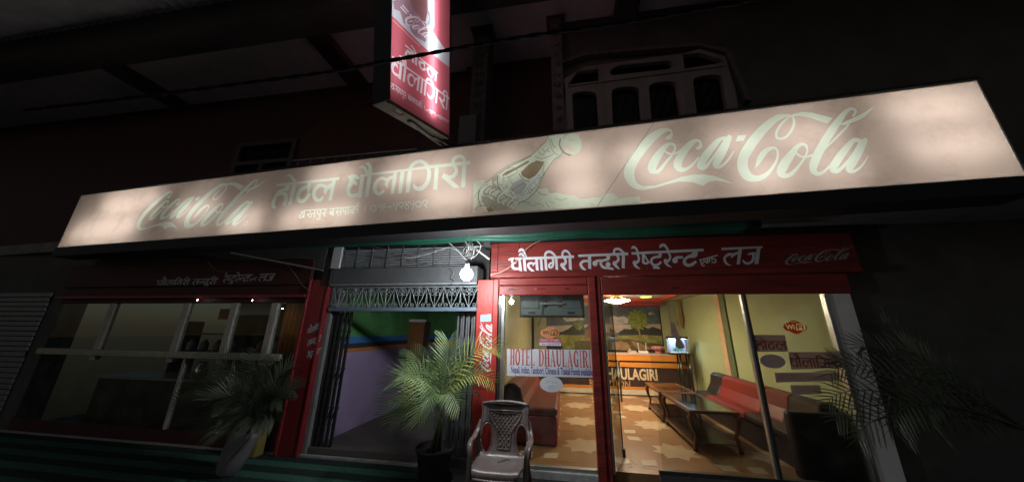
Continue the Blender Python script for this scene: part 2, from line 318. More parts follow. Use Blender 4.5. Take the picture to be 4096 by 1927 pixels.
F4 = _sh(thin([[(1345, 332), (1685, 240)], [(1380, 325), (1372, 368), (1404, 388), (1440, 350), (1420, 330)], [(1382, 392), (1404, 430), (1446, 426)], [(1462, 305), (1472, 368), (1502, 378), (1500, 298)],
    [(1532, 290), (1536, 365)], [(1582, 275), (1572, 318), (1622, 308), (1650, 340), (1630, 374), (1572, 364)]], 22), 2300)
F5 = _sh(word([
    [(2070, 195, 40), (1990, 222, 50), (1925, 285, 30)], [(1975, 225, 46), (1880, 230, 50), (1812, 280, 46), (1812, 340, 46), (1852, 400, 40), (1935, 428, 6)],
    [(2405, 210, 40), (2300, 210, 40), (2225, 230, 16)], [(2330, 225, 50), (2332, 300, 46), (2290, 370, 46), (2210, 390, 44), (2152, 352, 36), (2138, 318, 6)]],
    [[(1745, 105), (2500, 75), (2500, 112), (1750, 150)], [(2062, 115), (2128, 112), (2085, 410), (2025, 405)], [(2398, 98), (2468, 95), (2425, 400), (2345, 400)]]), 2300)
# the flowing script word, in two halves
COCA = word([
    [(620, 402, 22), (648, 394, 44), (668, 362, 20), (660, 332, 20), (620, 325, 34), (560, 345, 60), (480, 402, 80), (400, 490, 88), (330, 580, 92), (285, 670, 95), (272, 740, 96), (295, 805, 78), (340, 848, 54), (400, 866, 38), (450, 862, 30)],
    [(700, 500, 18), (696, 470, 22), (660, 455, 26), (610, 478, 42), (552, 550, 70), (502, 630, 80), (482, 690, 76), (520, 714, 44), (555, 700, 34), (612, 630, 26), (670, 560, 22), (702, 500, 18)],
    [(600, 518, 18), (640, 545, 18), (700, 545, 18), (765, 508, 20)],
    [(908, 498, 24), (934, 482, 32), (938, 448, 22), (915, 426, 24), (870, 434, 42), (802, 500, 66), (742, 590, 74), (724, 650, 78), (752, 692, 52), (802, 690, 30), (862, 650, 22), (915, 585, 20)],
    [(1180, 402, 30), (1120, 412, 36), (1060, 472, 60), (990, 560, 72), (942, 640, 74), (945, 672, 56), (985, 668, 36), (1042, 600, 26), (1112, 510, 30), (1172, 420, 34)],
    [(1205, 395, 48), (1160, 500, 66), (1110, 590, 70), (1082, 648, 64), (1122, 668, 30), (1190, 610, 20), (1248, 522, 8)]],
    [[(400, 885), (500, 868), (620, 832), (740, 805), (860, 810), (920, 830), (960, 848), (1010, 810), (1080, 797), (1160, 808), (1245, 828), (1150, 785), (1060, 752), (970, 740), (860, 742), (760, 762), (640, 805), (520, 842), (420, 848)],
     [(1285, 378), (1365, 372), (1340, 425), (1265, 432)]], True)
COLA = word([
    [(1450, 680, 4), (1480, 618, 44), (1512, 560, 56), (1560, 512, 44), (1620, 492, 26), (1655, 522, 22), (1650, 600, 22), (1592, 700, 32), (1520, 760, 46), (1440, 778, 60), (1372, 750, 90), (1332, 680, 100), (1336, 590, 98), (1382, 500, 96), (1452, 400, 92), (1542, 300, 80), (1642, 220, 60), (1732, 192, 28), (1790, 202, 18), (1810, 250, 24), (1790, 322, 24), (1740, 386, 24), (1682, 408, 22), (1645, 388, 24), (1652, 330, 22), (1700, 260, 20), (1765, 205, 12)],
    [(1932, 500, 20), (1920, 470, 24), (1880, 458, 28), (1832, 490, 44), (1772, 570, 76), (1716, 650, 88), (1692, 720, 84), (1730, 752, 46), (1790, 730, 36), (1862, 650, 26), (1916, 570, 22), (1936, 510, 18)],
    [(1828, 538, 16), (1870, 570, 18), (1930, 575, 18), (1995, 552, 20)],
    [(2090, 510, 12), (2180, 420, 18), (2270, 330, 20), (2318, 276, 18)],
    [(2362, 192, 22), (2386, 152, 20), (2352, 128, 24), (2300, 150, 40), (2232, 230, 62), (2162, 330, 76), (2092, 440, 80), (2032, 550, 84), (1996, 640, 80), (1990, 700, 64), (2032, 735, 38), (2092, 710, 26), (2165, 638, 20)],
    [(2430, 430, 36), (2370, 420, 40), (2310, 482, 60), (2240, 570, 74), (2182, 660, 76), (2175, 698, 58), (2220, 705, 38), (2292, 640, 28), (2372, 540, 30), (2432, 440, 36)],
    [(2470, 425, 50), (2412, 540, 70), (2352, 640, 72), (2322, 692, 60), (2370, 710, 30), (2440, 660, 20), (2502, 568, 6)]],
    [[(1765, 195), (1800, 178), (1880, 160), (1980, 165), (2080, 190), (2170, 215), (2120, 265), (2040, 240), (1940, 208), (1850, 195), (1790, 202)],
     [(2225, 278), (2300, 240), (2380, 205), (2470, 160), (2570, 95), (2470, 200), (2430, 225), (2370, 250), (2290, 280)]], True)
RMARK = word([ringstroke(2560, 690, 26, 26, 8)], n=2)
# slab-serif capitals (unit box) and helper
def _slab(ch):
    s = lambda x, y0=0, y1=1, w=0.26: [(x-w/2, y0), (x+w/2, y0), (x+w/2, y1), (x-w/2, y1)]
    b = lambda x0, x1, y, h=0.05: [(x0, y), (x1, y), (x1, y+h), (x0, y+h)]
    sf = lambda x, t=1, bt=1, w=0.42: ([b(x-w/2, x+w/2, 0.95)] if t else [])+([b(x-w/2, x+w/2, 0)] if bt else [])
    if ch == 'H': return [s(0.25), s(0.75), b(0.2, 0.8, 0.48)]+sf(0.25)+sf(0.75)
    if ch == 'O': return word([[(0.5+0.33*math.cos(t*math.pi/9), 0.5+0.45*math.sin(t*math.pi/9), 0.12+0.16*abs(math.cos(t*math.pi/9))) for t in range(19)]], n=2)
    if ch == 'T': return [s(0.5), b(0.05, 0.95, 0.94, 0.06), b(0.05, 0.13, 0.76, 0.2), b(0.87, 0.95, 0.76, 0.2)]+sf(0.5, 0)
    if ch == 'E': return [s(0.3), b(0.1, 0.9, 0.94, 0.06), b(0.1, 0.9, 0, 0.06), b(0.3, 0.7, 0.48), b(0.82, 0.9, 0.76, 0.2), b(0.82, 0.9, 0.04, 0.2), b(0.65, 0.72, 0.38, 0.24)]
    if ch == 'L': return [s(0.3), b(0.1, 0.9, 0, 0.06), b(0.82, 0.9, 0.04, 0.22)]+sf(0.3)
    if ch == 'D': return [s(0.25), b(0.05, 0.5, 0.95), b(0.05, 0.5, 0)]+word([[(0.42, 0.97, 0.06), (0.66, 0.9, 0.12), (0.8, 0.66, 0.22), (0.82, 0.5, 0.26), (0.8, 0.34, 0.22), (0.66, 0.1, 0.12), (0.42, 0.03, 0.06)]], n=3)
    if ch == 'A': return [[(0.43, 1), (0.57, 1), (0.9, 0), (0.64, 0)], [(0.43, 1), (0.5, 0.9), (0.2, 0), (0.12, 0)], b(0.25, 0.7, 0.3)]+sf(0.17, 0, 1, 0.3)+sf(0.78, 0, 1, 0.38)
    if ch == 'U': return [b(0.05, 0.45, 0.95), b(0.66, 0.96, 0.95)]+word([[(0.25, 1, 0.26), (0.25, 0.5, 0.26), (0.27, 0.22, 0.24), (0.45, 0.06, 0.12), (0.65, 0.1, 0.1), (0.78, 0.3, 0.1), (0.8, 0.6, 0.1), (0.8, 1, 0.1)]], n=3)
    if ch == 'G': return [s(0.76, 0.0, 0.44, 0.2), b(0.58, 0.94, 0.42), b(0.78, 0.86, 0.66, 0.3)]+word([[(0.84, 0.74, 0.08), (0.7, 0.92, 0.1), (0.5, 0.94, 0.12), (0.3, 0.78, 0.22), (0.24, 0.5, 0.27), (0.3, 0.22, 0.22), (0.5, 0.06, 0.12), (0.76, 0.14, 0.1)]], n=3)
    if ch == 'I': return [s(0.5)]+sf(0.5, w=0.6)
    if ch == 'R': return [s(0.25), b(0.05, 0.5, 0.95)]+sf(0.25)+word([[(0.42, 0.97, 0.06), (0.66, 0.93, 0.12), (0.76, 0.76, 0.24), (0.66, 0.58, 0.12), (0.42, 0.53, 0.06)], [(0.5, 0.53, 0.08), (0.64, 0.4, 0.18), (0.72, 0.12, 0.22), (0.95, 0.02, 0.1)]], n=3)
    return []
def slabtext(txt, u0, u1, v0, v1, adv=None):
    wd = [adv.get(c, 1.0) if adv else 1.0 for c in txt]; tot = sum(wd); x = u0; out = []
    for c, w in zip(txt, wd):
        k = (u1-u0)*w/tot
        for p in _slab(c): out.append([(x+px*k, v0+py*(v1-v0)) for px, py in p])
        x += k
    return out
def fonttext(txt, u0, u1, v0, v1, bold=0.0):
    """text with the built-in font, fitted into a rectangle -> triangles in (u,v)"""
    c = bpy.data.curves.new('t', 'FONT'); c.body = txt; c.offset = bold; c.resolution_u = 3
    o = bpy.data.objects.new('t', c); COL.objects.link(o); dg = bpy.context.evaluated_depsgraph_get()
    me = o.evaluated_get(dg).to_mesh(); vs = [(v.co.x, v.co.y) for v in me.vertices]; fs = [tuple(p.vertices) for p in me.polygons]
    o.evaluated_get(dg).to_mesh_clear(); bpy.data.objects.remove(o, do_unlink=True)
    xs = [v[0] for v in vs]; ys = [v[1] for v in vs]; sx = (u1-u0)/(max(xs)-min(xs)); sy = (v1-v0)/(max(ys)-min(ys))
    return [(u0+(x-min(xs))*sx, v0+(y-min(ys))*sy) for x, y in vs], fs
def print_text(name, P2, m, parent, out, *args, **kw):
    vs, fs = fonttext(*args, **kw); mb = MB(); mb.add([P2.w(u, v, out) for u, v in vs], fs); return mb.build(name, m, parent)
def bbox(polys):
    xs = [x for p in polys for x, y in p]; ys = [y for p in polys for x, y in p]; return min(xs), max(xs), min(ys), max(ys)
def fit(polys, u0, u1, v0, v1, bb=None):
    a, b, c, d = bb or bbox(polys); return [[(u0+(x-a)/(b-a)*(u1-u0), v1-(y-c)/(d-c)*(v1-v0)) for x, y in p] for p in polys]
# ================================================================ THE SETTING
M_street = mat('asphalt', (0.16, 0.15, 0.14), 0.85, 0.3, 6, 0.4, 120)
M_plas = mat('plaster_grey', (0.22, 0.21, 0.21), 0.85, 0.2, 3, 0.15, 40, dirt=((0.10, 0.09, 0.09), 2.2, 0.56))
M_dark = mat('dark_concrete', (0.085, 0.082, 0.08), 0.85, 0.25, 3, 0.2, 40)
M_soff = mat('soffit_paint', (0.74, 0.72, 0.73), 0.8, 0.12, 2, dirt=((0.5, 0.49, 0.49), 1.4, 0.6))
M_maroon = mat('maroon_wall', (0.075, 0.036, 0.035), 0.75, 0.25, 4, 0.15, 50, dirt=((0.04, 0.028, 0.028), 2.0, 0.58))
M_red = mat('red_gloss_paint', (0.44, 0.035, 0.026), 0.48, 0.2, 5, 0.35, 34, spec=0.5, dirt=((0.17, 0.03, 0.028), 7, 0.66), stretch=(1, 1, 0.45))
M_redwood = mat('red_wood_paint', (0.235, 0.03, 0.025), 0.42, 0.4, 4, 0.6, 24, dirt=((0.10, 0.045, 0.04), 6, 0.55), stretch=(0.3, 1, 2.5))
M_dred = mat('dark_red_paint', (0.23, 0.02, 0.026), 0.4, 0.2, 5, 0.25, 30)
M_white = mat('white_paint', (0.72, 0.72, 0.76), 0.6, 0.1, 12, dirt=((0.45, 0.43, 0.45), 9, 0.64))
M_black = mat('black_paint', (0.012, 0.012, 0.013), 0.55, 0.3, 8)
M_steel = mat('grey_steel', (0.22, 0.23, 0.24), 0.45, 0.2, 10, 0.1, 50, metal=0.6, dirt=((0.11, 0.10, 0.095), 8, 0.58))
M_alu = mat('aluminium', (0.62, 0.63, 0.64), 0.32, 0.12, 14, metal=0.9, stretch=(6, 6, 0.3))
M_iron = mat('dark_iron', (0.035, 0.036, 0.036), 0.5, 0.3, 20, 0.2, 90, metal=0.3)

def struct(o, kind='structure'): o['kind'] = kind; return o
# street and the raised walk in front of the shops
mb = MB(); mb.box(-80, 80, -60, -2.0, -0.60, -0.35); struct(mb.build('street', M_street))
M_carpet = mat('green_carpet', (0.045, 0.13, 0.095), 0.95, 0.3, 26, 0.4, 240, dirt=((0.02, 0.035, 0.03), 4, 0.58))
M_carpet2 = mat('dark_green_carpet', (0.014, 0.034, 0.028), 0.95, 0.3, 26, 0.4, 240)
mb = MB(); mb.box(-30, 30, -2.0, 0.06, -0.5, -0.10); walk = struct(mb.build('pavement', M_dark))
for k in range(12):                                     # ribbed strips of the carpet laid over the walk
    y1 = -0.02-k*0.145
    mb = MB(); mb.box(-9.5, -1.62, y1-0.139, y1, -0.10, -0.086); s_ = mb.build('carpet_strip', M_carpet if k % 2 else M_carpet2, walk, bevel=0.004)
mb = MB(); mb.box(-9.5, -1.60, -0.018, 0.035, -0.098, -0.062); mb.build('stone_edging', mat('pale_stone', (0.30, 0.29, 0.28), 0.8, 0.3, 12, 0.3, 60), walk, bevel=0.006)
mb = MB(); mb.box(-0.93, 0.30, -0.05, 0.05, -0.098, -0.015); mb.build('threshold', mat('worn_cement', (0.46, 0.46, 0.45), 0.8, 0.3, 14, 0.4, 60, dirt=((0.14, 0.13, 0.12), 9, 0.58)), walk, bevel=0.008)
M_mat = mat('black_rubber', (0.02, 0.02, 0.021), 0.7, 0.3, 14, 0.3, 120)
mb = MB(); mb.box(-1.58, 5.0, -1.7, -0.055, -0.10, -0.088); mb.build('rubber_mat', M_mat, walk)
M_sand = mat('passage_cement', (0.11, 0.095, 0.09), 0.75, 0.2, 5, 0.2, 40, dirt=((0.10, 0.09, 0.085), 3, 0.55))
mb = MB(); mb.box(-3.45, -0.98, 0.06, 6.0, -0.3, 0.0); struct(mb.build('passage_floor', M_sand))
mb = MB(); mb.box(-3.35, -1.02, 0.061, 0.072, -0.094, -0.006); struct(mb.build('passage_step', M_plas))

# ================================================================ THE BUILDING
B = thing('hotel_building', 'dark two storey hotel building with carved pillars, wooden windows and deep overhanging roof', 'building', (0, 0.1, 0))
# ground floor piers and walls
def part(name, m, x0, x1, y0, y1, z0, z1, parent=B, bevel=0.0):
    q = MB(); q.box(x0, x1, y0, y1, z0, z1); return q.build(name, m, parent, bevel=bevel)
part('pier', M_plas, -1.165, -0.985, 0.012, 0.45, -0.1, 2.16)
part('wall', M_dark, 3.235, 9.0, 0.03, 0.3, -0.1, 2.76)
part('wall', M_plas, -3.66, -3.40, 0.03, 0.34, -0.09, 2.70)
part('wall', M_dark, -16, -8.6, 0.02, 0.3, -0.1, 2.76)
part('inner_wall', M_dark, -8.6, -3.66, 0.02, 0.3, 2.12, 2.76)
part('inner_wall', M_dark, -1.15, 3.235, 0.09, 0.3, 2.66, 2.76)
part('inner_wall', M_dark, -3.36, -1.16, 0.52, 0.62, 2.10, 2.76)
# canopy slab over the walk (its edge carries the long sign)
A_S = math.radians(3.94)
SIGN = Plane2((-0.436, -0.96, 0), (math.cos(A_S), -math.sin(A_S), 0), (0, 0, 1))
ZB, ZT = 2.742, 3.676
q = MB(); q.add([(-16, 0.5, 2.765), (9, 0.5, 2.765), (9, SIGN.w(9.4, 0, -0.25).y, 2.765), (-16, SIGN.w(-15.6, 0, -0.25).y, 2.765),
                 (-16, 0.5, 2.95), (9, 0.5, 2.95), (9, SIGN.w(9.4, 0, -0.25).y, 2.95), (-16, SIGN.w(-15.6, 0, -0.25).y, 2.95)],
                [(3, 2, 1, 0), (4, 5, 6, 7), (0, 1, 5, 4), (1, 2, 6, 5), (2, 3, 7, 6), (3, 0, 4, 7)])
q.build('canopy_slab', M_plas, B)
# rolled green awning under the canopy
M_green = mat('green_tarpaulin', (0.008, 0.075, 0.045), 0.5, 0.25, 5, 0.2, 30, dirt=((0.03, 0.07, 0.05), 3, 0.6))
aw = thing('rolled_awning', 'green tarpaulin awning rolled up under the canopy above the doorway', 'awning', (-1.0, -0.4, 2.7))
def aw_path(dz, dy, n=40): return [(-4.4+i*6.6/(n-1), -0.42+dy+0.016*math.sin(i*0.9), 2.68+dz+0.010*math.sin(i*0.7+1)) for i in range(n)]
q = MB(); q.tube(aw_path(0.0, 0.0), 0.062, 10); q.build('tarpaulin_roll', M_green, aw, smooth=True)
q = MB(); q.tube(aw_path(-0.035, 0.10), 0.034, 8); q.build('lower_roll', M_green, aw, smooth=True)
q = MB(); q.tube(aw_path(-0.052, 0.115), 0.008, 6); q.build('hem', mat('pale_hem', (0.16, 0.17, 0.16), 0.7), aw, smooth=True)

# upper storey -------------------------------------------------------
ZC = 6.06
part('upper_wall', M_maroon, -16, onY(1880, 300, 0.2).x, 0.2, 0.45, 2.95, ZC+0.02)
yF = -0.5
P1a, P1b = onY(1893, 300, yF).x, onY(1952, 300, yF).x
P2a, P2b = onY(2207, 300, yF).x, onY(2252, 300, yF).x
part('upper_wall', M_maroon, P1a-0.35, P2a+0.05, 0.12, 0.199, 2.95, ZC+0.02)
part('upper_wall', M_dark, P2b-0.02, 9, yF+0.04, yF+0.3, 2.95, ZC+0.02)
M_carve = mat('carved_stone', (0.13, 0.11, 0.11), 0.85, 0.35, 14, 0.3, 60)
def pillar(x0, x1, m):
    p = part('pillar', m, x0, x1, yF-0.06, yF+0.25, 2.95, ZC+0.3)
    w = (x1-x0)*0.62; xc = (x0+x1)/2; q = MB()
    for k in range(15):                                  # carved rosettes up the front
        z = 3.5+k*0.185; q.lathe([(w*0.5, 0), (w*0.42, 0.018), (w*0.28, 0.012), (w*0.22, 0.026), (0.002, 0.03)], 8, (xc, yF-0.06, z), axis=Matrix.Rotation(math.pi/2, 3, 'X'))
    q.build('carving', m, p)
    c = MB(); c.box(x0-0.06, x1+0.06, yF-0.10, yF+0.2, ZC-0.02, ZC+0.16); c.build('capital', m, p); return p
pillar(P1a, P1b, M_carve); pillar(P2a, P2b, M_carve)
part('pillar_base', M_plas, P1a-0.10, P1a+0.14, yF-0.16, yF-0.061, 3.3, onY(1890, 490, yF).z)
# roof overhang: pale soffit panels between dark beams
for (x0, x1) in ((-16.0, -8.0), (-7.9, -3.93), (-3.62, 0.9), (1.15, 9.0)):
    part('soffit_panel', M_soff, x0, x1, -0.93, 0.2, ZC, ZC+0.06)
part('front_beam', M_dark, -16, 9, -1.32, -0.93, ZC-0.16, ZC+0.5)
for x in (-7.95, -3.78, 1.02): part('cross_beam', M_maroon if x == -3.78 else M_dark, x-0.16, x+0.16, -0.929, 0.199, ZC-0.14, ZC+0.06)
q = MB()
for k in range(120):                                     # ribbed sheet roofing in front of the beam
    x = -15+k*0.2; q.add([(x, -1.33, ZC+0.30), (x+0.1, -1.33, ZC+0.36), (x+0.2, -1.33, ZC+0.30), (x, -3.2, ZC+0.05), (x+0.1, -3.2, ZC+0.11), (x+0.2, -3.2, ZC+0.05)], [(0, 1, 4, 3), (1, 2, 5, 4)])
rf = q.build('roof_sheet', mat('roof_sheet', (0.40, 0.40, 0.41), 0.6, 0.2, 3), B); rf['kind'] = 'stuff'
# arched wooden window, its frame cut from one board
M_wood = mat('weathered_wood', (0.22, 0.20, 0.20), 0.75, 0.2, 6, 0.3, 40, stretch=(1, 1, 0.25), dirt=((0.2, 0.17, 0.17), 4, 0.58))
M_pane = glassmat('dark_window_glass', 0.8, (0.05, 0.05, 0.06))
FRONT = Plane2((0, yF, 0), (1, 0, 0), (0, 0, 1))
c3 = crop(1800, 0, 0.6444)
def up(x, y): return FRONT.px(*c3(x, y))
def arch(x0, y0t, x1, y1t, xb0, yb0, xb1, yb1):
    n = 10; pts = [up(xb0, yb0)]
    for k in range(n+1):
        t = k/n; a = math.pi*(1-t); cx = x0+(x1-x0)*(0.5+0.5*math.cos(a)); base = y0t+(y1t-y0t)*(0.5+0.5*math.cos(a)); pts.append(up(cx, base+34*(1-math.sin(a)**0.6)))
    return pts+[up(xb1, yb1)]
holes = [arch(758, 578, 910, 578, 772, 900, 930, 880), arch(1000, 556, 1170, 545, 1012, 860, 1192, 845), arch(1230, 526, 1400, 512, 1252, 830, 1440, 812), arch(1502, 488, 1680, 470, 1535, 800, 1725, 780),
         [up(790, 455), up(920, 440), up(925, 525), up(730, 540)], [up(1000, 440), up(1050, 418), up(1350, 388), up(1372, 400), up(1378, 425), up(1350, 442), up(1010, 480), up(988, 468)],
         [up(1440, 352), up(1545, 342), up(1680, 385), up(1690, 402), up(1450, 440)]]
outer = [up(715, 900), up(715, 560), up(705, 505), up(830, 428), up(1440, 345), up(1545, 318), up(1700, 365), up(1760, 560), up(1790, 760)]
win = bpy.data.objects.new('window', None); COL.objects.link(win); win.parent = B; OFF[win] = OFF[B]
v, res = cdt([(0, [outer]), (1, holes)])
fr = MB(); used = sorted({i for f in res[0] for i in f}); ix = {i: k for k, i in enumerate(used)}
fr.add([FRONT.w(v[i].x, v[i].y, 0.035) for i in used], [tuple(ix[i] for i in f) for f in res[0]])
for h in holes+[outer]:
    n = len(h); fr.add([FRONT.w(a, b, 0.035) for a, b in h]+[FRONT.w(a, b, -0.035) for a, b in h], [(i, (i+1) % n, n+(i+1) % n, n+i) for i in range(n)])
fr.build('frame', M_wood, win)
for h in holes:
    q = MB(); q.prism(h, FRONT, -0.036, -0.03); q.build('pane', M_pane, win)
for xx in (945, 1445, 1480): 
    q = MB(); a_, b_ = up(xx, 545-(xx-945)*0.13), up(xx+20, 830); q.bar(FRONT.w(*a_, 0.036), FRONT.w(*b_, 0.036), 0.014, 0.014); q.build('batten', M_wood, win)
q = MB(); a_, b_ = up(735, 548), up(1690, 425); q.bar(FRONT.w(*a_, 0.042), FRONT.w(*b_, 0.042), 0.02, 0.025); q.build('batten', M_wood, win)
q = MB(); q.prism([up(690, 400), up(840, 345), up(1540, 290), up(1720, 330), up(1860, 640), up(1820, 640), up(1700, 350), up(1540, 306), up(850, 362), up(700, 412)], FRONT, -0.02, 0.06); q.build('hood_moulding', M_carve, win)
# second window of the recessed wall, mostly lost in the dark
win2 = bpy.data.objects.new('window', None); COL.objects.link(win2); win2.parent = B; OFF[win2] = OFF[B]
xa, xb = onY(960, 600, 0.2).x, onY(1190, 600, 0.2).x; za = onY(1170, 560, 0.2).z
for (x0, x1, z0, z1) in ((xa, xa+0.09, 3.4, za), (xb-0.09, xb, 3.4, za), (xa+0.09, xb-0.09, za-0.09, za-0.002), (xa+0.09, xb-0.09, za-0.5, za-0.42), ((xa+xb)/2-0.04, (xa+xb)/2+0.04, 3.4, za-0.5)):
    part('frame', mat('dark_old_wood', (0.09, 0.08, 0.08), 0.8, 0.3, 6), x0, x1, 0.14, 0.199, z0, z1, win2)
part('pane', M_pane, xa+0.09, xb-0.09, 0.19, 0.196, 3.4, za-0.09, win2)
# balcony railing above the sign
rail = thing('balcony_railing', 'dark iron balcony railing with scrolls just above the long sign', 'railing', (-2.9, -0.62, 3.7))
r0, r1 = onY(1195, 640, -0.62), onY(1668, 577, -0.62)
q = MB(); q.tube([(r0.x-0.1, -0.62, 3.88), (r1.x, -0.62, 3.9)], 0.016); q.build('top_bar', M_steel, rail)
q = MB(); q.tube([(r0.x-0.1, -0.62, 3.76), (r1.x, -0.62, 3.78)], 0.011); q.build('second_bar', M_steel, rail)
q = MB(); q.tube([(r0.x-0.1, -0.62, 3.05), (r1.x, -0.62, 3.07)], 0.011); q.build('lower_bar', M_steel, rail)
n = 9
for k in range(n+1):
    x = r0.x+(r1.x-r0.x)*k/n; q = MB(); q.tube([(x, -0.62, 2.95), (x, -0.62, 3.88)], 0.010); q.build('baluster', M_steel, rail)
    if k < n:
        dx = (r1.x-r0.x)/n; q = MB()
        for s in (-1, 1): q.tube([(x+dx/2+s*(0.055+0.045*math.cos(t*0.55)), -0.62, 3.68+0.05*math.sin(t*0.55)) for t in range(12)], 0.006, 5)
        q.build('scroll', M_steel, rail)

# ================================================================ LONG LIGHT BOX SIGN
U0, U1 = -7.9, 4.15
S_ = thing('long_sign', 'long faded red light box sign along the canopy edge with white lettering and bottle', 'sign', SIGN.w(-1.5, 2.6))
cA, cB, c6, cL, c8, c5 = crop(1060, 600, 0.24747), crop(1460, 600, 0.24747), crop(2400, 380, 0.42898), crop(700, 680, 0.23108), crop(1850, 500, 0.31348), crop(1800, 380, 0.42898)
to = lambda c: (lambda x, y: SIGN.px(*c(x, y)))
HOTEL_S, DHAUL_S, ADDR_S, PHONE_S = [mapped(w, to(cA)) for w in (HOTEL, DHAUL, ADDR, PHONE)]
COCA_S, COLA_S = mapped(COCA, to(c6)), mapped(COLA, to(c6))
def affine(src, dst):
    A = np.array([[x, y, 1] for x, y in src]); X, _, _, _ = np.linalg.lstsq(A, np.array(dst), rcond=None)
    return lambda x, y: (float(x*X[0, 0]+y*X[1, 0]+X[2, 0]), float(x*X[0, 1]+y*X[1, 1]+X[2, 1]))
_l = [((1440, 805), (205, 1005)), ((1755, 185), (890, 222)), ((2360, 122), (1425, 162)), ((2490, 402), (1350, 525)), ((2330, 720), (1010, 930)), ((2570, 95), (1600, 165)), ((1700, 760), (470, 980)), ((1265, 400), (345, 490))]
afL = affine([a for a, b in _l], [to(cL)(*b) for a, b in _l])
LOGO_L = mapped(COCA+COLA+RMARK, afL)
bot = lambda x: 1112-0.0685*(x-215)
ice = mapped([[(222, 803), (300, 788), (330, 800), (300, 850), (262, 905), (270, 980), (250, 1040), (215, bot(215))],
    [(640, 1000), (720, 945), (830, 875), (905, 865), (925, 915), (1000, 910), (1090, 935), (1160, 935), (1215, 970), (1410, 950), (1440, 920), (1520, 915), (1575, 965), (1680, 950), (1770, 940), (1780, 985), (1700, bot(1700)), (600, bot(600))],
    [(1780, 992), (1850, 985), (1920, 995), (1925, bot(1925)), (1780, bot(1780))]], to(c5))
b8 = to(c8)
bottle = mapped([[(300, 740), (370, 680), (460, 600), (600, 510), (760, 440), (880, 380), (960, 310), (1050, 220), (1095, 150), (1130, 118), (1300, 108), (1290, 180), (1275, 240), (1280, 330), (1240, 400), (1180, 430), (1110, 520), (1050, 610), (1000, 720), (960, 800), (900, 880), (820, 950), (700, 1000), (560, 1080), (420, 1110), (300, 1100), (240, 1040), (210, 960), (200, 880), (240, 800)], disc(1400, 245, 122, 140, 24)], b8)
greyb = mapped([[(300, 760), (400, 735), (465, 800), (520, 900), (640, 970), (690, 1015), (560, 1080), (420, 1100), (320, 1060), (250, 980), (240, 860)], [(370, 690), (455, 615), (440, 700), (380, 735)]], b8)
brown = mapped([[(745, 600), (850, 500), (950, 452), (1045, 470), (1000, 560), (930, 645), (850, 690), (760, 650)], [(500, 640), (560, 590), (690, 535), (840, 450), (850, 475), (690, 565), (560, 640)], [(300, 1060), (360, 1050), (410, 1095), (330, 1110)]], b8)
blueg = mapped([[(640, 740), (755, 685), (820, 755), (790, 850), (700, 935), (640, 900), (580, 860)]], b8)
cyan = mapped([[(700, 935), (860, 720), (1015, 590), (990, 700), (900, 850), (800, 950), (730, 965)]], b8)
lines = mapped(word([rline(l, w) for l, w in (([(455, 640), (450, 760), (540, 900), (690, 960)], 14), ([(460, 625), (600, 530), (760, 455), (880, 390)], 12), ([(220, 820), (200, 930), (240, 1040)], 14), ([(1250, 170), (1240, 260), (1290, 350), (1390, 385)], 18),
    ([(1130, 170), (1150, 250), (1190, 290)], 8), ([(1020, 300), (1050, 340), (1110, 290)], 7), ([(930, 400), (1000, 430), (1100, 400), (1160, 370)], 8), ([(700, 950), (830, 800), (1020, 600)], 6), ([(850, 880), (960, 750), (1040, 610)], 8), ([(720, 620), (780, 700), (860, 720)], 10),
    ([(150, 920), (240, 790)], 6), ([(140, 1090), (220, 1030), (320, 1040)], 9), ([(700, 1020), (760, 980), (860, 990)], 8), ([(940, 830), (1000, 880), (1080, 890)], 8), ([(1060, 980), (1110, 1060)], 7), ([(1100, 970), (1180, 1000)], 5), ([(880, 480), (900, 560), (980, 580), (960, 500), (900, 520)], 10))], n=3), b8)
_ol = [(300, 740), (370, 680), (460, 600), (600, 510), (760, 440), (880, 380), (960, 310), (1050, 220), (1095, 150)]
_or = [(1280, 330), (1240, 400), (1180, 430), (1110, 520), (1050, 610), (1000, 720), (960, 800), (900, 880), (820, 950), (700, 1000)]
lines += mapped(word([rline(_ol, 9), rline(_or, 9), rline([(1100, 160), (1150, 330), (1240, 395)], 6), rline([(560, 560), (640, 540), (700, 590), (640, 640), (520, 680)], 7), rline([(610, 860), (700, 780), (790, 740)], 10), rline([(1000, 470), (1040, 520), (1010, 600)], 8), rline([(960, 330), (1020, 380), (1060, 330), (1120, 340)], 7), rline([(330, 1080), (380, 1020), (430, 1060)], 9), rline([(820, 1000), (900, 1030), (980, 1000), (1040, 1040)], 6), rline([(1180, 930), (1260, 960), (1330, 930)], 6)], n=3)
    + [[(1400+128*math.cos(a_)-9, 245+146*math.sin(a_)), (1400+128*math.cos(a_)+9, 245+146*math.sin(a_)+4), (1400+146*math.cos(a_), 245+164*math.sin(a_))] for a_ in [1.9+k*0.22 for k in range(11)]], b8)
pinkc = mapped([[(1295, 290), (1380, 262), (1420, 300), (1425, 340), (1360, 335)]], b8)
_bs = affine([(300, 560), (2480, 560), (300, 860)], [b8(285, 790), b8(690, 1035), b8(242, 880)])
script_b = mapped(COCA+COLA, _bs)
import random as _rd; _rd.seed(3)
dots = mapped([disc(470+_rd.random()*180, 640+_rd.random()*210, 3+_rd.random()*5, n=6) for _ in range(55)]+[disc(720+t*300+_rd.random()*50, 920-t*340+_rd.random()*60, 3+_rd.random()*5, n=6) for t in [_rd.random() for _ in range(60)]]+[disc(230+_rd.random()*90, 880+_rd.random()*140, 3+_rd.random()*4, n=6) for _ in range(30)], b8)
vside = mapped(word([rline([(80, 1110), (98, 830)], 9)], n=2), b8)
seamS = word([[(*to(c5)(1905, 252), 0.007), (*to(c5)(1370, 1040), 0.007)]], n=1)
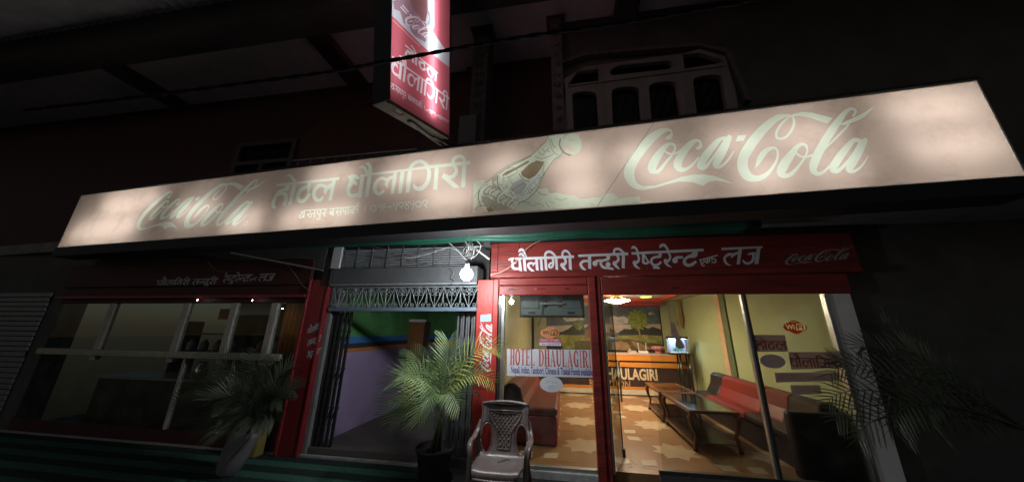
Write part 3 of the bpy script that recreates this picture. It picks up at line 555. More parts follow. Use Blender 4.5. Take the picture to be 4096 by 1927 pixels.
panel = [(U0, ZB), (U1, ZB), (U1, ZT), (U0, ZT)]
v, res = cdt([(2, ice+bottle), (4, greyb), (3, brown), (5, blueg), (6, cyan), (8, pinkc), (7, lines+dots), (1, script_b), (1, HOTEL_S+DHAUL_S), (1, ADDR_S+PHONE_S), (1, COCA_S+COLA_S), (1, LOGO_L), (8, vside), (7, seamS)], panel)
LF = [lightface('sign_red_faded', (0.53, 0.435, 0.40), scale=1.8, amount=0.62, low=0.5), lightface('sign_white', (0.62, 0.705, 0.635), amount=0.25), lightface('print_ice', (0.54, 0.61, 0.53), (0.62, 0.6, 0.5), 0.8, 11), lightface('print_brown', (0.24, 0.19, 0.13), scale=14),
      lightface('print_grey', (0.36, 0.35, 0.29), (0.6, 0.6, 0.5), 0.8, 12), lightface('print_bluegrey', (0.38, 0.39, 0.42), (1.3, 1.2, 1.0), 0.8, 12), lightface('print_cyan', (0.58, 0.68, 0.68), scale=14), lightface('print_line', (0.22, 0.24, 0.2), scale=14), lightface('print_pink', (0.62, 0.50, 0.44))]
def sub(name, mis, P2, v, res, parent, out=0.0, mats=LF):
    q = MB(); ids = {}
    for k, mi in enumerate(mis):
        for f in res.get(mi, []):
            for i in f:
                if i not in ids: ids[i] = len(ids)
            q.f.append(tuple(ids[i] for i in f)); q.m.append(k)
    q.v = [tuple(P2.w(v[i].x, v[i].y, out)) for i in ids]; return q.build(name, [mats[m] for m in mis], parent)
sub('face_panel', [0], SIGN, v, res, S_); sub('lettering', [1], SIGN, v, res, S_); sub('bottle_picture', [2, 3, 4, 5, 6, 7, 8], SIGN, v, res, S_)
# case: back, top, bottom and ends, white inside, black edge strips
M_case = mat('case_white', (0.75, 0.74, 0.7), 0.7, 0.1)
ca, cb_, cc = SIGN.u, SIGN.n, SIGN.v
q = MB(); q.obox(SIGN.w(U0, ZB-0.01, -0.24), ca, cc, cb_, U1-U0, ZT-ZB+0.02, 0.012); q.build('back_panel', M_case, S_)
for nm, z in (('bottom_panel', ZB-0.012), ('top_panel', ZT)):
    q = MB(); q.obox(SIGN.w(U0, z, -0.226), ca, cc, cb_, U1-U0, 0.012, 0.222); q.build(nm, M_case, S_)
for u in (U0-0.013, U1+0.001): 
    q = MB(); q.obox(SIGN.w(u, ZB-0.012, -0.24), ca, cc, cb_, 0.012, ZT-ZB+0.024, 0.24); q.build('end_panel', M_case, S_)
q = MB(); q.obox(SIGN.w(U0-0.02, ZB-0.165, -0.25), ca, cc, cb_, U1-U0+0.04, 0.152, 0.27); q.build('lower_frame', M_black, S_, bevel=0.004)
q = MB(); q.obox(SIGN.w(U0-0.02, ZT+0.013, -0.25), ca, cc, cb_, U1-U0+0.04, 0.03, 0.262); q.build('upper_frame', M_black, S_, bevel=0.004)
E_tube = emit('fluorescent_white', (1.0, 0.955, 0.88), 13.0)
_t = []
def tube_px(x0, x1, y0, y1=None):
    a = SIGN.px(x0, y0)[0]; b = SIGN.px(x1, y0 if y1 is None else y1)[0]; v_ = (SIGN.px(x0, y0)[1]+SIGN.px(x1, y0 if y1 is None else y1)[1])/2; _t.append((a, b, v_))
tube_px(705, 860, 845, 830); tube_px(905, 1050, 885, 872); tube_px(1130, 1415, 868, 845); tube_px(1250, 1420, 720, 700); tube_px(1530, 1810, 712, 678)
tube_px(1950, 2090, 672, 655); tube_px(2200, 2390, 650, 630); tube_px(2470, 2620, 625, 608); tube_px(2240, 2400, 760, 748); tube_px(2570, 2780, 705, 690); tube_px(2860, 3040, 575, 560); tube_px(3110, 3330, 545, 522); tube_px(2960, 3160, 700, 690); tube_px(3260, 3440, 660, 650); tube_px(1700, 1900, 790, 775)
_t += [(-7.7, -6.2, 3.0), (-7.2, -5.9, 3.4), (3.5, 4.1, 3.05), (3.45, 4.1, 3.45)]
for a, b, z in _t:
    q = MB(); q.tube([SIGN.w(a, z, -0.195), SIGN.w(b, z, -0.195)], 0.016, 8); q.build('fluorescent_tube', E_tube, S_)

# ================================================================ BLADE SIGN
BL = Plane2((-1.289, -1.12, 3.689), (0.271, 0.942, 0.199), (0.007, -0.209, 0.978)); BL.v = BL.n.cross(BL.u)
bl = thing('blade_sign', 'tilted pink and white lit hanging sign box jutting out above the long sign', 'sign', BL.P)
BH, BLen = 2.25, 0.884
k2, k3 = crop(1400, 0, 0.49505), crop(1480, 0, 0.23098)
tb = lambda c: (lambda x, y: BL.px(*c(x, y)))
def ctl(crop_src, pairs): return affine([SIGN.px(*crop_src(*a)) for a, b in pairs], [tb(k2)(*b) for a, b in pairs])
fH = ctl(cA, [((182, 565), (447, 368)), ((1203, 457), (712, 592)), ((1050, 815), (692, 660)), ((150, 945), (462, 478))])
fD = ctl(cA, [((1345, 420), (345, 462)), ((1616+1705, 200), (800, 792)), ((1528, 767), (395, 630)), ((1616+1588, 600), (782, 898))])
fA = ctl(cA, [((625, 975), (338, 672)), ((1530, 905), (585, 842)), ((560, 1090), (342, 715)), ((1425, 1030), (565, 868))])
fP = ctl(cA, [((1711, 940), (627, 885)), ((2626, 860), (797, 985)), ((2106, 975), (690, 938))])
bw = mapped(HOTEL_S, fH)+mapped(DHAUL_S, fD); bw2 = mapped(ADDR_S, fA)+mapped(PHONE_S, fP)
T3 = tb(k3)
iceb = mapped([[(352, -60), (350, 265), (420, 310), (870, 760), (1020, 890), (1375, 1170), (1375, 880), (1280, 830), (1180, 680), (1080, 540), (1110, 450), (1105, -300)]], T3)
purp = mapped([[(400, 20), (640, -60), (850, 310), (970, 420), (1000, 560), (960, 740), (900, 700), (780, 630), (720, 560), (680, 440), (580, 400), (520, 200), (420, 160)]], T3)
brnb = mapped([[(660, -40), (990, -140), (1000, 200), (960, 380), (900, 360), (760, 170)]], T3)
edgb = mapped(word([rline([(1060, -200), (1080, 200), (1060, 420), (1040, 450)], 26), rline([(1000, 200), (1040, 300), (1020, 430)], 40)], n=3), T3)
_bb = affine([(1340, 600), (2480, 560), (1340, 900)], [T3(640, 330), T3(1010, 640), T3(590, 430)])
scb = mapped(COLA, _bb)+mapped(word([rline([(530, 120), (600, 200), (640, 240)], 22), rline([(560, 90), (630, 170), (670, 215)], 22), rline([(690, 245), (718, 285)], 26)], n=2), T3)
pinkl = mapped(word([rline([(390, 345), (500, 450), (600, 550)], 16), rline([(600, 545), (740, 690), (870, 805)], 16)], n=2), T3)
panelb = [(-BLen, 0), (0, 0), (0, BH), (-BLen, BH)]
v2, res2 = cdt([(2, iceb), (3, purp), (4, brnb), (5, edgb), (6, pinkl), (1, scb), (1, bw), (1, bw2)], panelb)
LB = [lightface('blade_red', (0.62, 0.15, 0.19), amount=0.2), lightface('blade_white', (0.80, 0.72, 0.76), amount=0.15), lightface('blade_ice', (0.60, 0.64, 0.68), (0.7, 0.75, 0.8), 0.6, 8), lightface('blade_mauve', (0.40, 0.24, 0.30), (0.8, 0.9, 1.0), 0.8, 10), lightface('blade_brown', (0.34, 0.16, 0.17), (1.3, 1.2, 1.3), 0.7, 14), lightface('blade_edge', (0.34, 0.34, 0.42), amount=0.3), lightface('blade_pink', (0.85, 0.40, 0.42), amount=0.1)]
sub('face_panel', [0], BL, v2, res2, bl, mats=LB); sub('lettering', [1], BL, v2, res2, bl, mats=LB); sub('bottle_picture', [2, 3, 4, 5, 6], BL, v2, res2, bl, mats=LB)
q = MB(); q.obox(BL.w(-BLen, 0, -0.20), BL.u, BL.v, BL.n, BLen, BH, 0.004); q.build('back_face', lightface('blade_back', (0.72, 0.50, 0.52), amount=0.2), bl)
M_rusty = mat('rusty_tin', (0.045, 0.04, 0.03), 0.4, 0.5, 12, 0.3, 40, metal=0.7)
q = MB(); q.obox(BL.w(-BLen-0.014, -0.01, -0.205), BL.u, BL.v, BL.n, 0.013, BH+0.02, 0.215); q.build('front_edge', M_black, bl)
q = MB(); q.obox(BL.w(0.001, -0.01, -0.205), BL.u, BL.v, BL.n, 0.013, BH+0.02, 0.215); q.build('rear_edge', M_black, bl)
q = MB(); q.obox(BL.w(-BLen, BH, -0.2), BL.u, BL.v, BL.n, BLen, 0.012, 0.205); q.build('top_edge', M_black, bl)
q = MB()                                                  # torn tin bottom with a gap that shows the light inside
for u0, u1, w0, w1 in ((-BLen, -0.74, -0.205, 0.004), (-0.64, 0, -0.205, 0.004), (-0.74, -0.64, -0.205, -0.12), (-0.74, -0.64, -0.055, 0.004)):
    q.obox(BL.w(u0, -0.012, w0), BL.u, BL.v, BL.n, u1-u0-0.001, 0.011, w1-w0)
q.build('tin_bottom', M_rusty, bl)
q = MB(); q.obox(BL.w(-BLen, -0.03, -0.03), BL.u, BL.v, BL.n, BLen, 0.018, 0.025); q.build('bottom_trim', M_rusty, bl)
q = MB(); q.bar(BL.w(-0.52, -0.013, -0.12), (-1.44, -0.72, 3.76), 0.05, 0.03); q.build('bracket', M_iron, bl)
q = MB(); q.bar(BL.w(-0.1, -0.013, -0.15), (-1.22, -0.45, 3.80), 0.03, 0.03); q.build('bracket', M_iron, bl)
E_tube2 = emit('fluorescent_cool', (0.95, 0.97, 1.0), 14.5)
for u, wd in ((-0.30, 0.020), (-0.83, 0.008)):
    q = MB(); q.tube([BL.w(u, 0.12, -0.055 if u > -0.5 else -0.10), BL.w(u, BH-0.1, -0.055 if u > -0.5 else -0.10)], wd, 8); q.build('fluorescent_tube', E_tube2, bl)
# ================================================================ GROUND FLOOR FRONT
FAC = Plane2((0, 0, 0), (1, 0, 0), (0, 0, 1))
def fp(x, y, Y=0.0): p = onY(x, y, Y); return (p.x, p.z)
# red painted pillar with script lettering and a blue sticker
rp = thing('red_pillar', 'bright red painted pillar with white vertical script lettering between passage and glass front', 'pillar', (-1.02, 0, -0.1))
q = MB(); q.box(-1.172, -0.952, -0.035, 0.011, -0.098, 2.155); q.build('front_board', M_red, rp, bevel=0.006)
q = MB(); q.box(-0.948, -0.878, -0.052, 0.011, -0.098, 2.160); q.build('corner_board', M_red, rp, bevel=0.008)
PIL = Plane2((0, -0.035, 0), (1, 0, 0), (0, 0, 1)); kp = crop(1880, 1240, 0.24752)
tp = lambda x, y: PIL.px(*kp(x, y))
fpil = affine([(272, 700), (1440, 790), (1790, 190), (2480, 420), (2360, 125), (650, 330), (1010, 860)], [tp(320, 975), tp(352, 585), tp(160, 440), tp(270, 235), tp(175, 250), tp(140, 835), tp(345, 720)])
flat('lettering', PIL, [(0, mapped(COCA+COLA, fpil)), (0, [disc(*tp(350, 238), 0.012)])], [M_white], rp, 0.003)
q = MB(); a_ = tp(172, 75); b_ = tp(340, 185); q.prism([(a_[0], b_[1]), (b_[0], b_[1]+0.004), (b_[0]-0.002, a_[1]+0.012), (a_[0], a_[1])], PIL, 0.001, 0.003)
stk = q.build('sticker', mat('blue_sticker', (0.42, 0.56, 0.68), 0.5), rp)
q = MB()
for k in range(4):
    zz = a_[1]-(a_[1]-b_[1])*(0.25+0.2*k); q.obox(PIL.w(a_[0]+0.008, zz, 0.0032), PIL.u, PIL.v, PIL.n, (b_[0]-a_[0])*0.8, 0.006, 0.0004)
q.build('print_lines', mat('sticker_ink', (0.18, 0.30, 0.45), 0.5), stk)

# left column of the passage, with painted words
lc = thing('red_column', 'dark red square column left of the passage with small white painted words', 'column', (-3.6, -0.05, -0.1))
X0, X1 = -3.765, -3.44
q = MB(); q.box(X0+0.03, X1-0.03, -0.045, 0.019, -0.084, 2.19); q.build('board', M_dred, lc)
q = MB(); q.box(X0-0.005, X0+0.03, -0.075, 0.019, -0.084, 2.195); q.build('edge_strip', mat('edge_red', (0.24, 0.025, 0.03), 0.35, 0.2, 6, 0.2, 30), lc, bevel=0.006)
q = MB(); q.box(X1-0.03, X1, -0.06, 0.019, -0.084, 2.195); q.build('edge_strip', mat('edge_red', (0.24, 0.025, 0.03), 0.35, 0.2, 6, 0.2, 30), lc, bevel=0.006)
LCP = Plane2((0, -0.045, 0), (1, 0, 0), (0, 0, 1))
F_S = [mapped(w, lambda x, y: FAC.px(2000+x*0.2174, 970+y*0.2174)) for w in (F1, F2, F3, F4, F5)]
wl = []
for w, (y0, y1) in zip((F_S[0], F_S[1], F_S[2]), ((1292, 1345), (1345, 1398), (1395, 1445))):
    a_ = fp(1222, y1); b_ = fp(1272, y0); bb = bbox(w)
    wl += [[(a_[0]+0.05+(x-bb[0])/(bb[1]-bb[0])*0.21, a_[1]+0.03+(y-bb[2])/(bb[3]-bb[2])*0.13+(x-bb[0])/(bb[1]-bb[0])*0.07) for x, y in p] for p in w]
flat('lettering', LCP, [(0, wl)], [mat('dim_white', (0.5, 0.5, 0.54), 0.7, 0.2, 20)], lc, 0.003)
q = MB(); q.box(-3.50, -3.36, -0.02, 0.028, 2.20, 2.70); q.build('white_head', mat('white_plaster', (0.62, 0.62, 0.66), 0.8, 0.12, 4, 0.1, 50), lc)

# red fascia board of the restaurant -------------------------------------------------
fb = thing('red_fascia', 'wide red wooden fascia board with white painted lettering above the glass front', 'sign', (1.1, 0, 2.2))
ZF0, ZF1 = 2.262, 2.668
q = MB(); q.box(-1.0, -0.905, -0.03, 0.088, ZF0, ZF1-0.004); q.build('board', M_redwood, fb, bevel=0.003)
q = MB(); q.box(-0.900, -0.60, -0.031, 0.088, ZF0, ZF1); q.build('board', M_redwood, fb, bevel=0.003)
q = MB(); q.box(-0.596, 1.4, -0.030, 0.088, ZF0, ZF1-0.002); q.build('board', M_redwood, fb, bevel=0.003)
q = MB(); q.box(1.404, 3.40, -0.031, 0.088, ZF0, ZF1-0.003); q.build('board', M_redwood, fb, bevel=0.003)
q = MB(); q.box(-1.03, 3.42, -0.045, 0.088, ZF1+0.001, ZF1+0.06); q.build('top_strip', M_black, fb)
q = MB(); q.box(-1.0, 3.4, -0.055, 0.06, 2.178, ZF0-0.002); q.build('lower_moulding', M_redwood, fb, bevel=0.014)
FB = Plane2((0, -0.031, 0), (1, 0, 0), (0, 0, 1))
flat('lettering', FB, [(0, F_S[0]+F_S[1]+F_S[2]+F_S[3]+F_S[4])], [M_white], fb, 0.003)
_ll = affine([(272, 700), (2360, 125), (2480, 700), (1440, 800)], [fp(3140, 1050), fp(3372, 992), fp(3388, 1040), fp(3262, 1044)])
flat('script_lettering', FB, [(0, mapped(COCA+COLA, _ll))], [mat('dull_white', (0.40, 0.42, 0.42), 0.7, 0.2, 20)], fb, 0.003)

# glazed shopfront ---------------------------------------------------------------------
gf = thing('glass_shopfront', 'wide glazed shopfront with red wooden frame and aluminium posts below the red fascia', 'shopfront', (1.1, 0, 0))
q = MB(); q.box(-0.876, 0.295, -0.045, 0.055, 2.075, 2.172); q.build('head_rail', M_redwood, gf, bevel=0.012)
q = MB(); q.box(-0.876, 0.295, -0.03, 0.055, 1.945, 2.072); q.build('transom', M_redwood, gf, bevel=0.010)
q = MB(); q.box(0.462, 3.24, -0.03, 0.055, 1.945, 2.172); q.build('transom', M_redwood, gf, bevel=0.012)
for x, w in ((-0.32, 0.15), (-0.7, 0.07), (0.03, 0.06), (1.35, 0.07)):   # chipped grain slots / handle on the transom
    q = MB(); q.tube([(x-w/2, -0.032, 2.02), (x-w/4, -0.042, 2.026), (x+w/4, -0.042, 2.026), (x+w/2, -0.032, 2.02)], 0.006, 6); q.build('handle' if w > 0.1 else 'hasp', M_dred if w > 0.1 else M_iron, gf)
q = MB(); q.box(0.298, 0.395, -0.05, 0.06, -0.098, 2.174); q.build('jamb', M_redwood, gf, bevel=0.008)
q = MB(); q.box(0.398, 0.459, -0.032, 0.06, -0.098, 2.172); q.build('jamb', M_redwood, gf, bevel=0.008)
def alu(x0, x1, y0, y1, z0=-0.01, z1=1.943, m=M_alu): 
    q = MB(); q.box(x0, x1, y0, y1, z0, z1); return q.build('aluminium_post', m, gf, bevel=0.004)
M_aludark = mat('dark_anodised', (0.10, 0.10, 0.10), 0.4, 0.2, 10, metal=0.7)
alu(-0.874, -0.838, -0.02, 0.05, m=M_aludark); alu(-0.834, -0.792, -0.03, 0.05); alu(0.461, 0.492, 0.0, 0.05)
alu(2.092, 2.118, 0.0, 0.05); alu(2.120, 2.150, 0.002, 0.05, m=M_aludark); alu(2.955, 3.0, -0.02, 0.05)
q = MB(); q.box(-0.79, 0.295, -0.02, 0.045, -0.012, 0.022); q.build('bottom_channel', M_alu, gf, bevel=0.003)
q = MB(); q.box(0.95, 2.95, -0.01, 0.04, 0.03, 0.065); q.build('bottom_channel', M_aludark, gf, bevel=0.003)
q = MB(); q.box(0.95, 2.95, -0.008, 0.038, -0.098, 0.029); q.build('sill_panel', M_dark, gf)
q = MB(); q.box(3.003, 3.225, -0.01, 0.07, -0.098, 1.94); q.build('white_pier', mat('white_enamel', (0.86, 0.85, 0.87), 0.5, 0.06, 6), gf)
M_glass = glassmat('shop_glass', 0.6, (0.94, 0.96, 0.93), 0.05)
for x0, x1, y in ((-0.79, 0.296, 0.012), (0.99, 2.090, 0.016), (2.152, 2.953, 0.016)):
    q = MB(); q.box(x0, x1, y, y+0.008, 0.024 if x0 < 0 else 0.066, 1.944); q.build('glass_pane', M_glass, gf)
# glass door, standing a little open
gd = thing('glass_door', 'frameless glass door with long steel handle standing ajar beside the red jamb', 'door', (0.50, 0.03, 0))
dv = Vector((math.sin(0.33), math.cos(0.33), 0)); dn = Vector((dv.y, -dv.x, 0)); D0 = Vector((0.50, 0.05, 0.012))
q = MB(); q.obox(D0, dv, Vector((0, 0, 1)), dn, 0.46, 1.92, 0.010); q.build('glass_leaf', glassmat('door_glass', 0.15, (0.94, 0.96, 0.93), 0.02), gd)
q = MB(); q.obox(D0+dv*0.461, dv, Vector((0, 0, 1)), dn, 0.010, 1.92, 0.012); q.build('edge', M_black, gd)
q = MB(); q.tube([D0+dv*0.42+dn*0.045+Vector((0, 0, 0.62)), D0+dv*0.42+dn*0.045+Vector((0, 0, 1.12))], 0.013, 10); q.build('handle', M_alu, gd, smooth=True)
q = MB(); q.obox(D0+dv*0.44+Vector((0, 0, -0.011)), dv, Vector((0, 0, 1)), dn, 0.06, 0.09, 0.03); q.build('floor_pivot', M_black, gd, bevel=0.004)

# stickers and posters on the glass
GLP = Plane2((0, 0.0115, 0), (1, 0, 0), (0, 0, 1))
def gp(x, y): return GLP.px(x, y)
ps = thing('hotel_banner', 'white paper banner with tall red capitals and a purple line on the left glass pane', 'banner', (-0.25, 0, 0.9))
k7 = crop(1950, 1100, 0.41262); g7 = lambda x, y: gp(*k7(x, y))
q = MB(); q.prism([g7(188, 712), g7(1004, 722), g7(1022, 990), g7(188, 972)][::-1], GLP, 0.0005, 0.002); q.build('paper', mat('poster_paper', (0.66, 0.69, 0.76), 0.5, 0.06, 20), ps)
a_, b_ = g7(215, 868), g7(1004, 727)
M_pr = mat('poster_red', (0.56, 0.10, 0.075), 0.5, 0.3, 9); M_pp = mat('poster_purple', (0.10, 0.06, 0.26), 0.5, 0.2, 9)
wd = dict(I=0.55, T=0.95, E=0.9, L=0.9)
xs = a_[0]+(b_[0]-a_[0])*250/785
flat('red_capitals', GLP, [(0, slabtext('HOTEL', a_[0], xs, a_[1], b_[1], wd)+slabtext('DHAULAGIRI', a_[0]+(b_[0]-a_[0])*282/785, b_[0], a_[1]-0.004, b_[1]-0.004, wd))], [M_pr], ps, 0.003)
c_, d_ = g7(228, 968), g7(1018, 900)
print_text('purple_line', GLP, M_pp, ps, 0.003, 'Nepali, Indian, Tandoori, Chinese & Thakali Foods available', c_[0], d_[0], c_[1], d_[1], bold=0.02)
ov = thing('oval_sticker', 'white oval sticker with faded lettering below the paper banner', 'sticker', (-0.3, 0, 0.7))
p0 = g7(618, 1055); q = MB(); q.prism(disc(p0[0], p0[1], 0.139, 0.088, 32), GLP, 0.0005, 0.002); q.build('disc', mat('sticker_white', (0.66, 0.70, 0.74), 0.5, 0.08, 14), ov)
print_text('lettering', GLP, mat('faint_grey', (0.50, 0.54, 0.58), 0.5), ov, 0.003, '24 hrs', p0[0]-0.075, p0[0]+0.075, p0[1]+0.006, p0[1]+0.05, bold=0.01)
print_text('lettering', GLP, MATS['faint_grey'], ov, 0.003, 'open', p0[0]-0.05, p0[0]+0.05, p0[1]-0.055, p0[1]-0.012, bold=0.01)
def tris(*args, **kw):
    vs, fs = fonttext(*args, **kw); return [[vs[i] for i in f] for f in fs]
def wifi(label, C, w, m_bg, m_ink, m_in, name='wifi_sticker'):
    t = thing(name, label, 'sticker', GLP.w(*C)); u, v = C; h = w*0.62
    blob = [disc(u, v, w*0.32, h*0.5, 26), disc(u-w*0.28, v, w*0.22, h*0.30), disc(u+w*0.28, v, w*0.22, h*0.30)]
    bx = lambda x0, x1, y0, y1, r=0.02: [(u+x0*w, v+y0*h), (u+x1*w-r*w, v+y0*h), (u+x1*w, v+y0*h+r*2*w), (u+x1*w, v+y1*h-r*w), (u+x1*w-r*2*w, v+y1*h), (u+x0*w+r*w, v+y1*h)]
    flat('badge', GLP, [(0, blob), (1, [bx(0.02, 0.44, -0.22, 0.27, 0.05)]), (1, tris('Wi', u-w*0.40, u-w*0.02, v-h*0.17, v+h*0.2, bold=0.03)), (0, tris('Fi', u+w*0.09, u+w*0.36, v-h*0.15, v+h*0.2, bold=0.03)), (1, tris('FREE', u-w*0.12, u+w*0.1, v+h*0.34, v+h*0.43, bold=0.01))], [m_bg, m_ink], t, 0.001)
M_or = mat('sticker_orange', (0.62, 0.24, 0.09), 0.5, 0.08, 14); M_ink = mat('ink_brown', (0.10, 0.06, 0.035), 0.5)
wifi('orange badge shaped WiFi sticker on the left glass pane above the banner', gp(2199, 1330), 0.24, M_or, M_ink, M_or)
wifi('dark red badge shaped WiFi sticker on the far right glass pane', gp(3180, 1307), 0.24, lightface('sticker_maroon', (0.42, 0.05, 0.03), amount=0.1), lightface('sticker_cream', (0.85, 0.85, 0.62), amount=0.1), MATS['sticker_maroon'] if 'sticker_maroon' in MATS else lightface('sticker_maroon', (0.42, 0.05, 0.03), amount=0.1))
ct = thing('notice_sticker', 'small pink and white closing time notice stuck under the orange WiFi sticker', 'sticker', GLP.w(*gp(2200, 1366)))
a_, b_ = g7(503, 677), g7(712, 615); hh = b_[1]-a_[1]
q = MB(); q.prism([(a_[0], a_[1]), (b_[0], a_[1]-0.003), (b_[0], a_[1]+hh*0.36), (a_[0], a_[1]+hh*0.38)], GLP, 0.001, 0.002); q.build('white_half', mat('sticker_white', (0.66, 0.7, 0.74)), ct)
q = MB(); q.prism([(a_[0], a_[1]+hh*0.385), (b_[0], a_[1]+hh*0.365), (b_[0], b_[1]-0.002), (a_[0], b_[1])], GLP, 0.001, 0.002); q.build('pink_half', mat('sticker_pink', (0.56, 0.08, 0.16), 0.5), ct)
print_text('lettering', GLP, MATS['sticker_white'], ct, 0.003, 'Closing Time 11:00 pm', a_[0]+0.02, b_[0]-0.015, a_[1]+hh*0.42, a_[1]+hh*0.62, bold=0.01)
flat('lettering', GLP, [(0, fit(mapped(HOTEL_S, lambda x, y: (x, -y)), a_[0]+0.03, a_[0]+0.09, a_[1]+hh*0.08, a_[1]+hh*0.3)+fit(mapped(DHAUL_S, lambda x, y: (x, -y)), a_[0]+0.10, b_[0]-0.015, a_[1]+hh*0.08, a_[1]+hh*0.32))], [M_pp], ct, 0.003)
flat('lettering', GLP, [(0, fit(mapped(F_S[2], lambda x, y: (x, -y)), a_[0]+0.012, a_[0]+0.12, a_[1]+hh*0.68, b_[1]-0.006)+fit(mapped(F_S[1], lambda x, y: (x, -y)), a_[0]+0.135, b_[0]-0.02, a_[1]+hh*0.68, b_[1]-0.006))], [MATS['sticker_white']], ct, 0.003)
# grey backs of the lettering films on the right pane
k9 = crop(2860, 1150, 0.37129); g9 = lambda x, y: gp(*k9(x, y))
M_film = lightface('grey_film', (0.46, 0.42, 0.45), amount=0.3, scale=6); M_filmr = lightface('maroon_film', (0.42, 0.10, 0.11), amount=0.2, scale=6); M_filmb = lightface('blue_film', (0.40, 0.39, 0.50), amount=0.3, scale=6)
def film(name, label, poly, m=M_film):
    t = thing(name, label, 'sticker', GLP.w(*g9(*poly[0]))); q = MB(); q.prism([g9(*p) for p in poly][::-1], GLP, 0.0005, 0.0015); q.build('film', m, t); return t
def neg(w): return mapped(w, lambda x, y: (x, -y))
def mirror(P, cx): return P
t = film('lettering_film', 'grey square window film with maroon letters, topmost beside the steel post on the right pane', [(410, 505), (752, 508), (788, 685), (440, 688)])
a_, b_ = g9(440, 675), g9(770, 535); flat('lettering', GLP, [(0, mirror(fit(neg(HOTEL_S), a_[0]+0.01, b_[0]-0.01, a_[1], b_[1]), (a_[0]+b_[0])/2))], [M_filmr], t, 0.002)
t = film('lettering_film', 'long grey window film with maroon letters right of the grey oval', [(788, 690), (1345, 690), (1385, 860), (820, 880)])
a_, b_ = g9(815, 850), g9(1340, 710); flat('lettering', GLP, [(0, mirror(fit(neg(DHAUL_S), a_[0], b_[0], a_[1], b_[1]), (a_[0]+b_[0])/2))], [M_filmr], t, 0.002)
t = film('lettering_film', 'narrow blue grey window film strip under the maroon letters on the right pane', [(640, 912), (1330, 905), (1350, 1000), (660, 1018)])
a_, b_ = g9(690, 1000), g9(1320, 935); flat('lettering', GLP, [(0, mirror(fit(neg(ADDR_S), a_[0], b_[0], a_[1], b_[1]), (a_[0]+b_[0])/2))], [M_filmb], t, 0.002)
t = film('lettering_film', 'short grey window film patch, lowest on the far right pane', [(808, 1045), (1130, 1045), (1148, 1145), (830, 1150)])
a_, b_ = g9(860, 1130), g9(1120, 1065); flat('lettering', GLP, [(0, mirror(fit(neg(PHONE_S), a_[0], b_[0], a_[1], b_[1]), (a_[0]+b_[0])/2))], [M_filmb], t, 0.002)
t = thing('peeled_film', 'grey torn strip of peeled film on the glass in front of the fish tank', 'sticker', GLP.w(*gp(2715, 1340)))
kt = crop(2560, 1200, 0.2982); q = MB()
q.prism([gp(*kt(x, y)) for x, y in ((395, 280), (455, 300), (470, 345), (495, 400), (525, 470), (560, 540), (605, 630), (560, 650), (500, 640), (470, 600), (480, 530), (420, 450), (415, 350))][::-1], GLP, 0.0005, 0.0015); q.build('film', M_film, t)
q = MB(); q.prism([gp(*kt(x, y)) for x, y in ((362, 0), (372, 0), (405, 275), (396, 280))][::-1], GLP, 0.0005, 0.0012); q.build('streak', M_film, t)
t = thing('oval_film', 'dark grey oval window film on the right pane', 'sticker', GLP.w(*g9(620, 790)))
p0 = g9(620, 790); rx = (g9(755, 790)[0]-g9(485, 790)[0])/2; q = MB(); q.prism(disc(p0[0], p0[1], rx, rx*0.58, 32), GLP, 0.0005, 0.0015); q.build('film', M_filmb, t)
print_text('lettering', GLP, M_film, t, 0.002, '24 hrs open', p0[0]-rx*0.7, p0[0]+rx*0.7, p0[1]-0.02, p0[1]+0.03, bold=0.01)

# ================================================================ PASSAGE
# shutter box, louvre, scroll grille
sh = thing('shutter_box', 'grey steel rolling shutter box across the top of the passage', 'shutter', (-2.3, 0, 2.1))
q = MB(); q.box(-3.40, -1.175, -0.07, 0.25, 2.125, 2.35); q.build('case', mat('shutter_paint', (0.10, 0.105, 0.11), 0.5, 0.15, 5, 0.05, 40), sh, bevel=0.012)
q = MB(); q.box(-3.48, -3.402, -0.09, 0.26, 2.085, 2.36); q.build('end_cap', M_black, sh, bevel=0.03)
q = MB(); q.box(-3.40, -1.175, -0.085, -0.02, 2.088, 2.123); q.build('bottom_lip', mat('pale_steel', (0.20, 0.21, 0.22), 0.5, 0.15, 10), sh, bevel=0.006)
lv = thing('louvre_grille', 'grey horizontal bar grille above the shutter box', 'grille', (-2.3, 0.05, 2.35))
for k in range(9):
    z = 2.375+k*0.033; q = MB(); q.box(-3.34, -1.40, 0.03, 0.05, z, z+0.015); q.build('slat', mat('pale_grille', (0.30, 0.31, 0.32), 0.5, 0.2, 12), lv)
for k in range(9):
    x = -3.36+k*0.247; q = MB(); q.box(x, x+0.008, 0.014, 0.029, 2.355, 2.69); q.build('upright', M_steel, lv)
sg = thing('scroll_grille', 'grey wrought iron grille of hearts and scrolls over the passage opening', 'grille', (-2.3, 0.0, 1.78))
M_grey = mat('grey_enamel', (0.20, 0.225, 0.23), 0.45, 0.2, 20)
q = MB(); q.box(-3.40, -1.175, -0.03, 0.03, 1.735, 1.79); q.build('bottom_rail', mat('blue_grey_enamel', (0.14, 0.19, 0.25), 0.4, 0.2, 10), sg, bevel=0.006)
q = MB(); q.box(-3.40, -1.175, -0.012, 0.012, 2.062, 2.08); q.build('top_rail', M_grey, sg)
def spiral(cx, cz, r, a0, turns, s, n=16): return [(cx+r*(1-0.62*t/n)*math.cos(a0+s*turns*2*math.pi*t/n), 0, cz+r*(1-0.62*t/n)*math.sin(a0+s*turns*2*math.pi*t/n)) for t in range(n+1)]
UW = (3.40-1.175)/9; _units = None
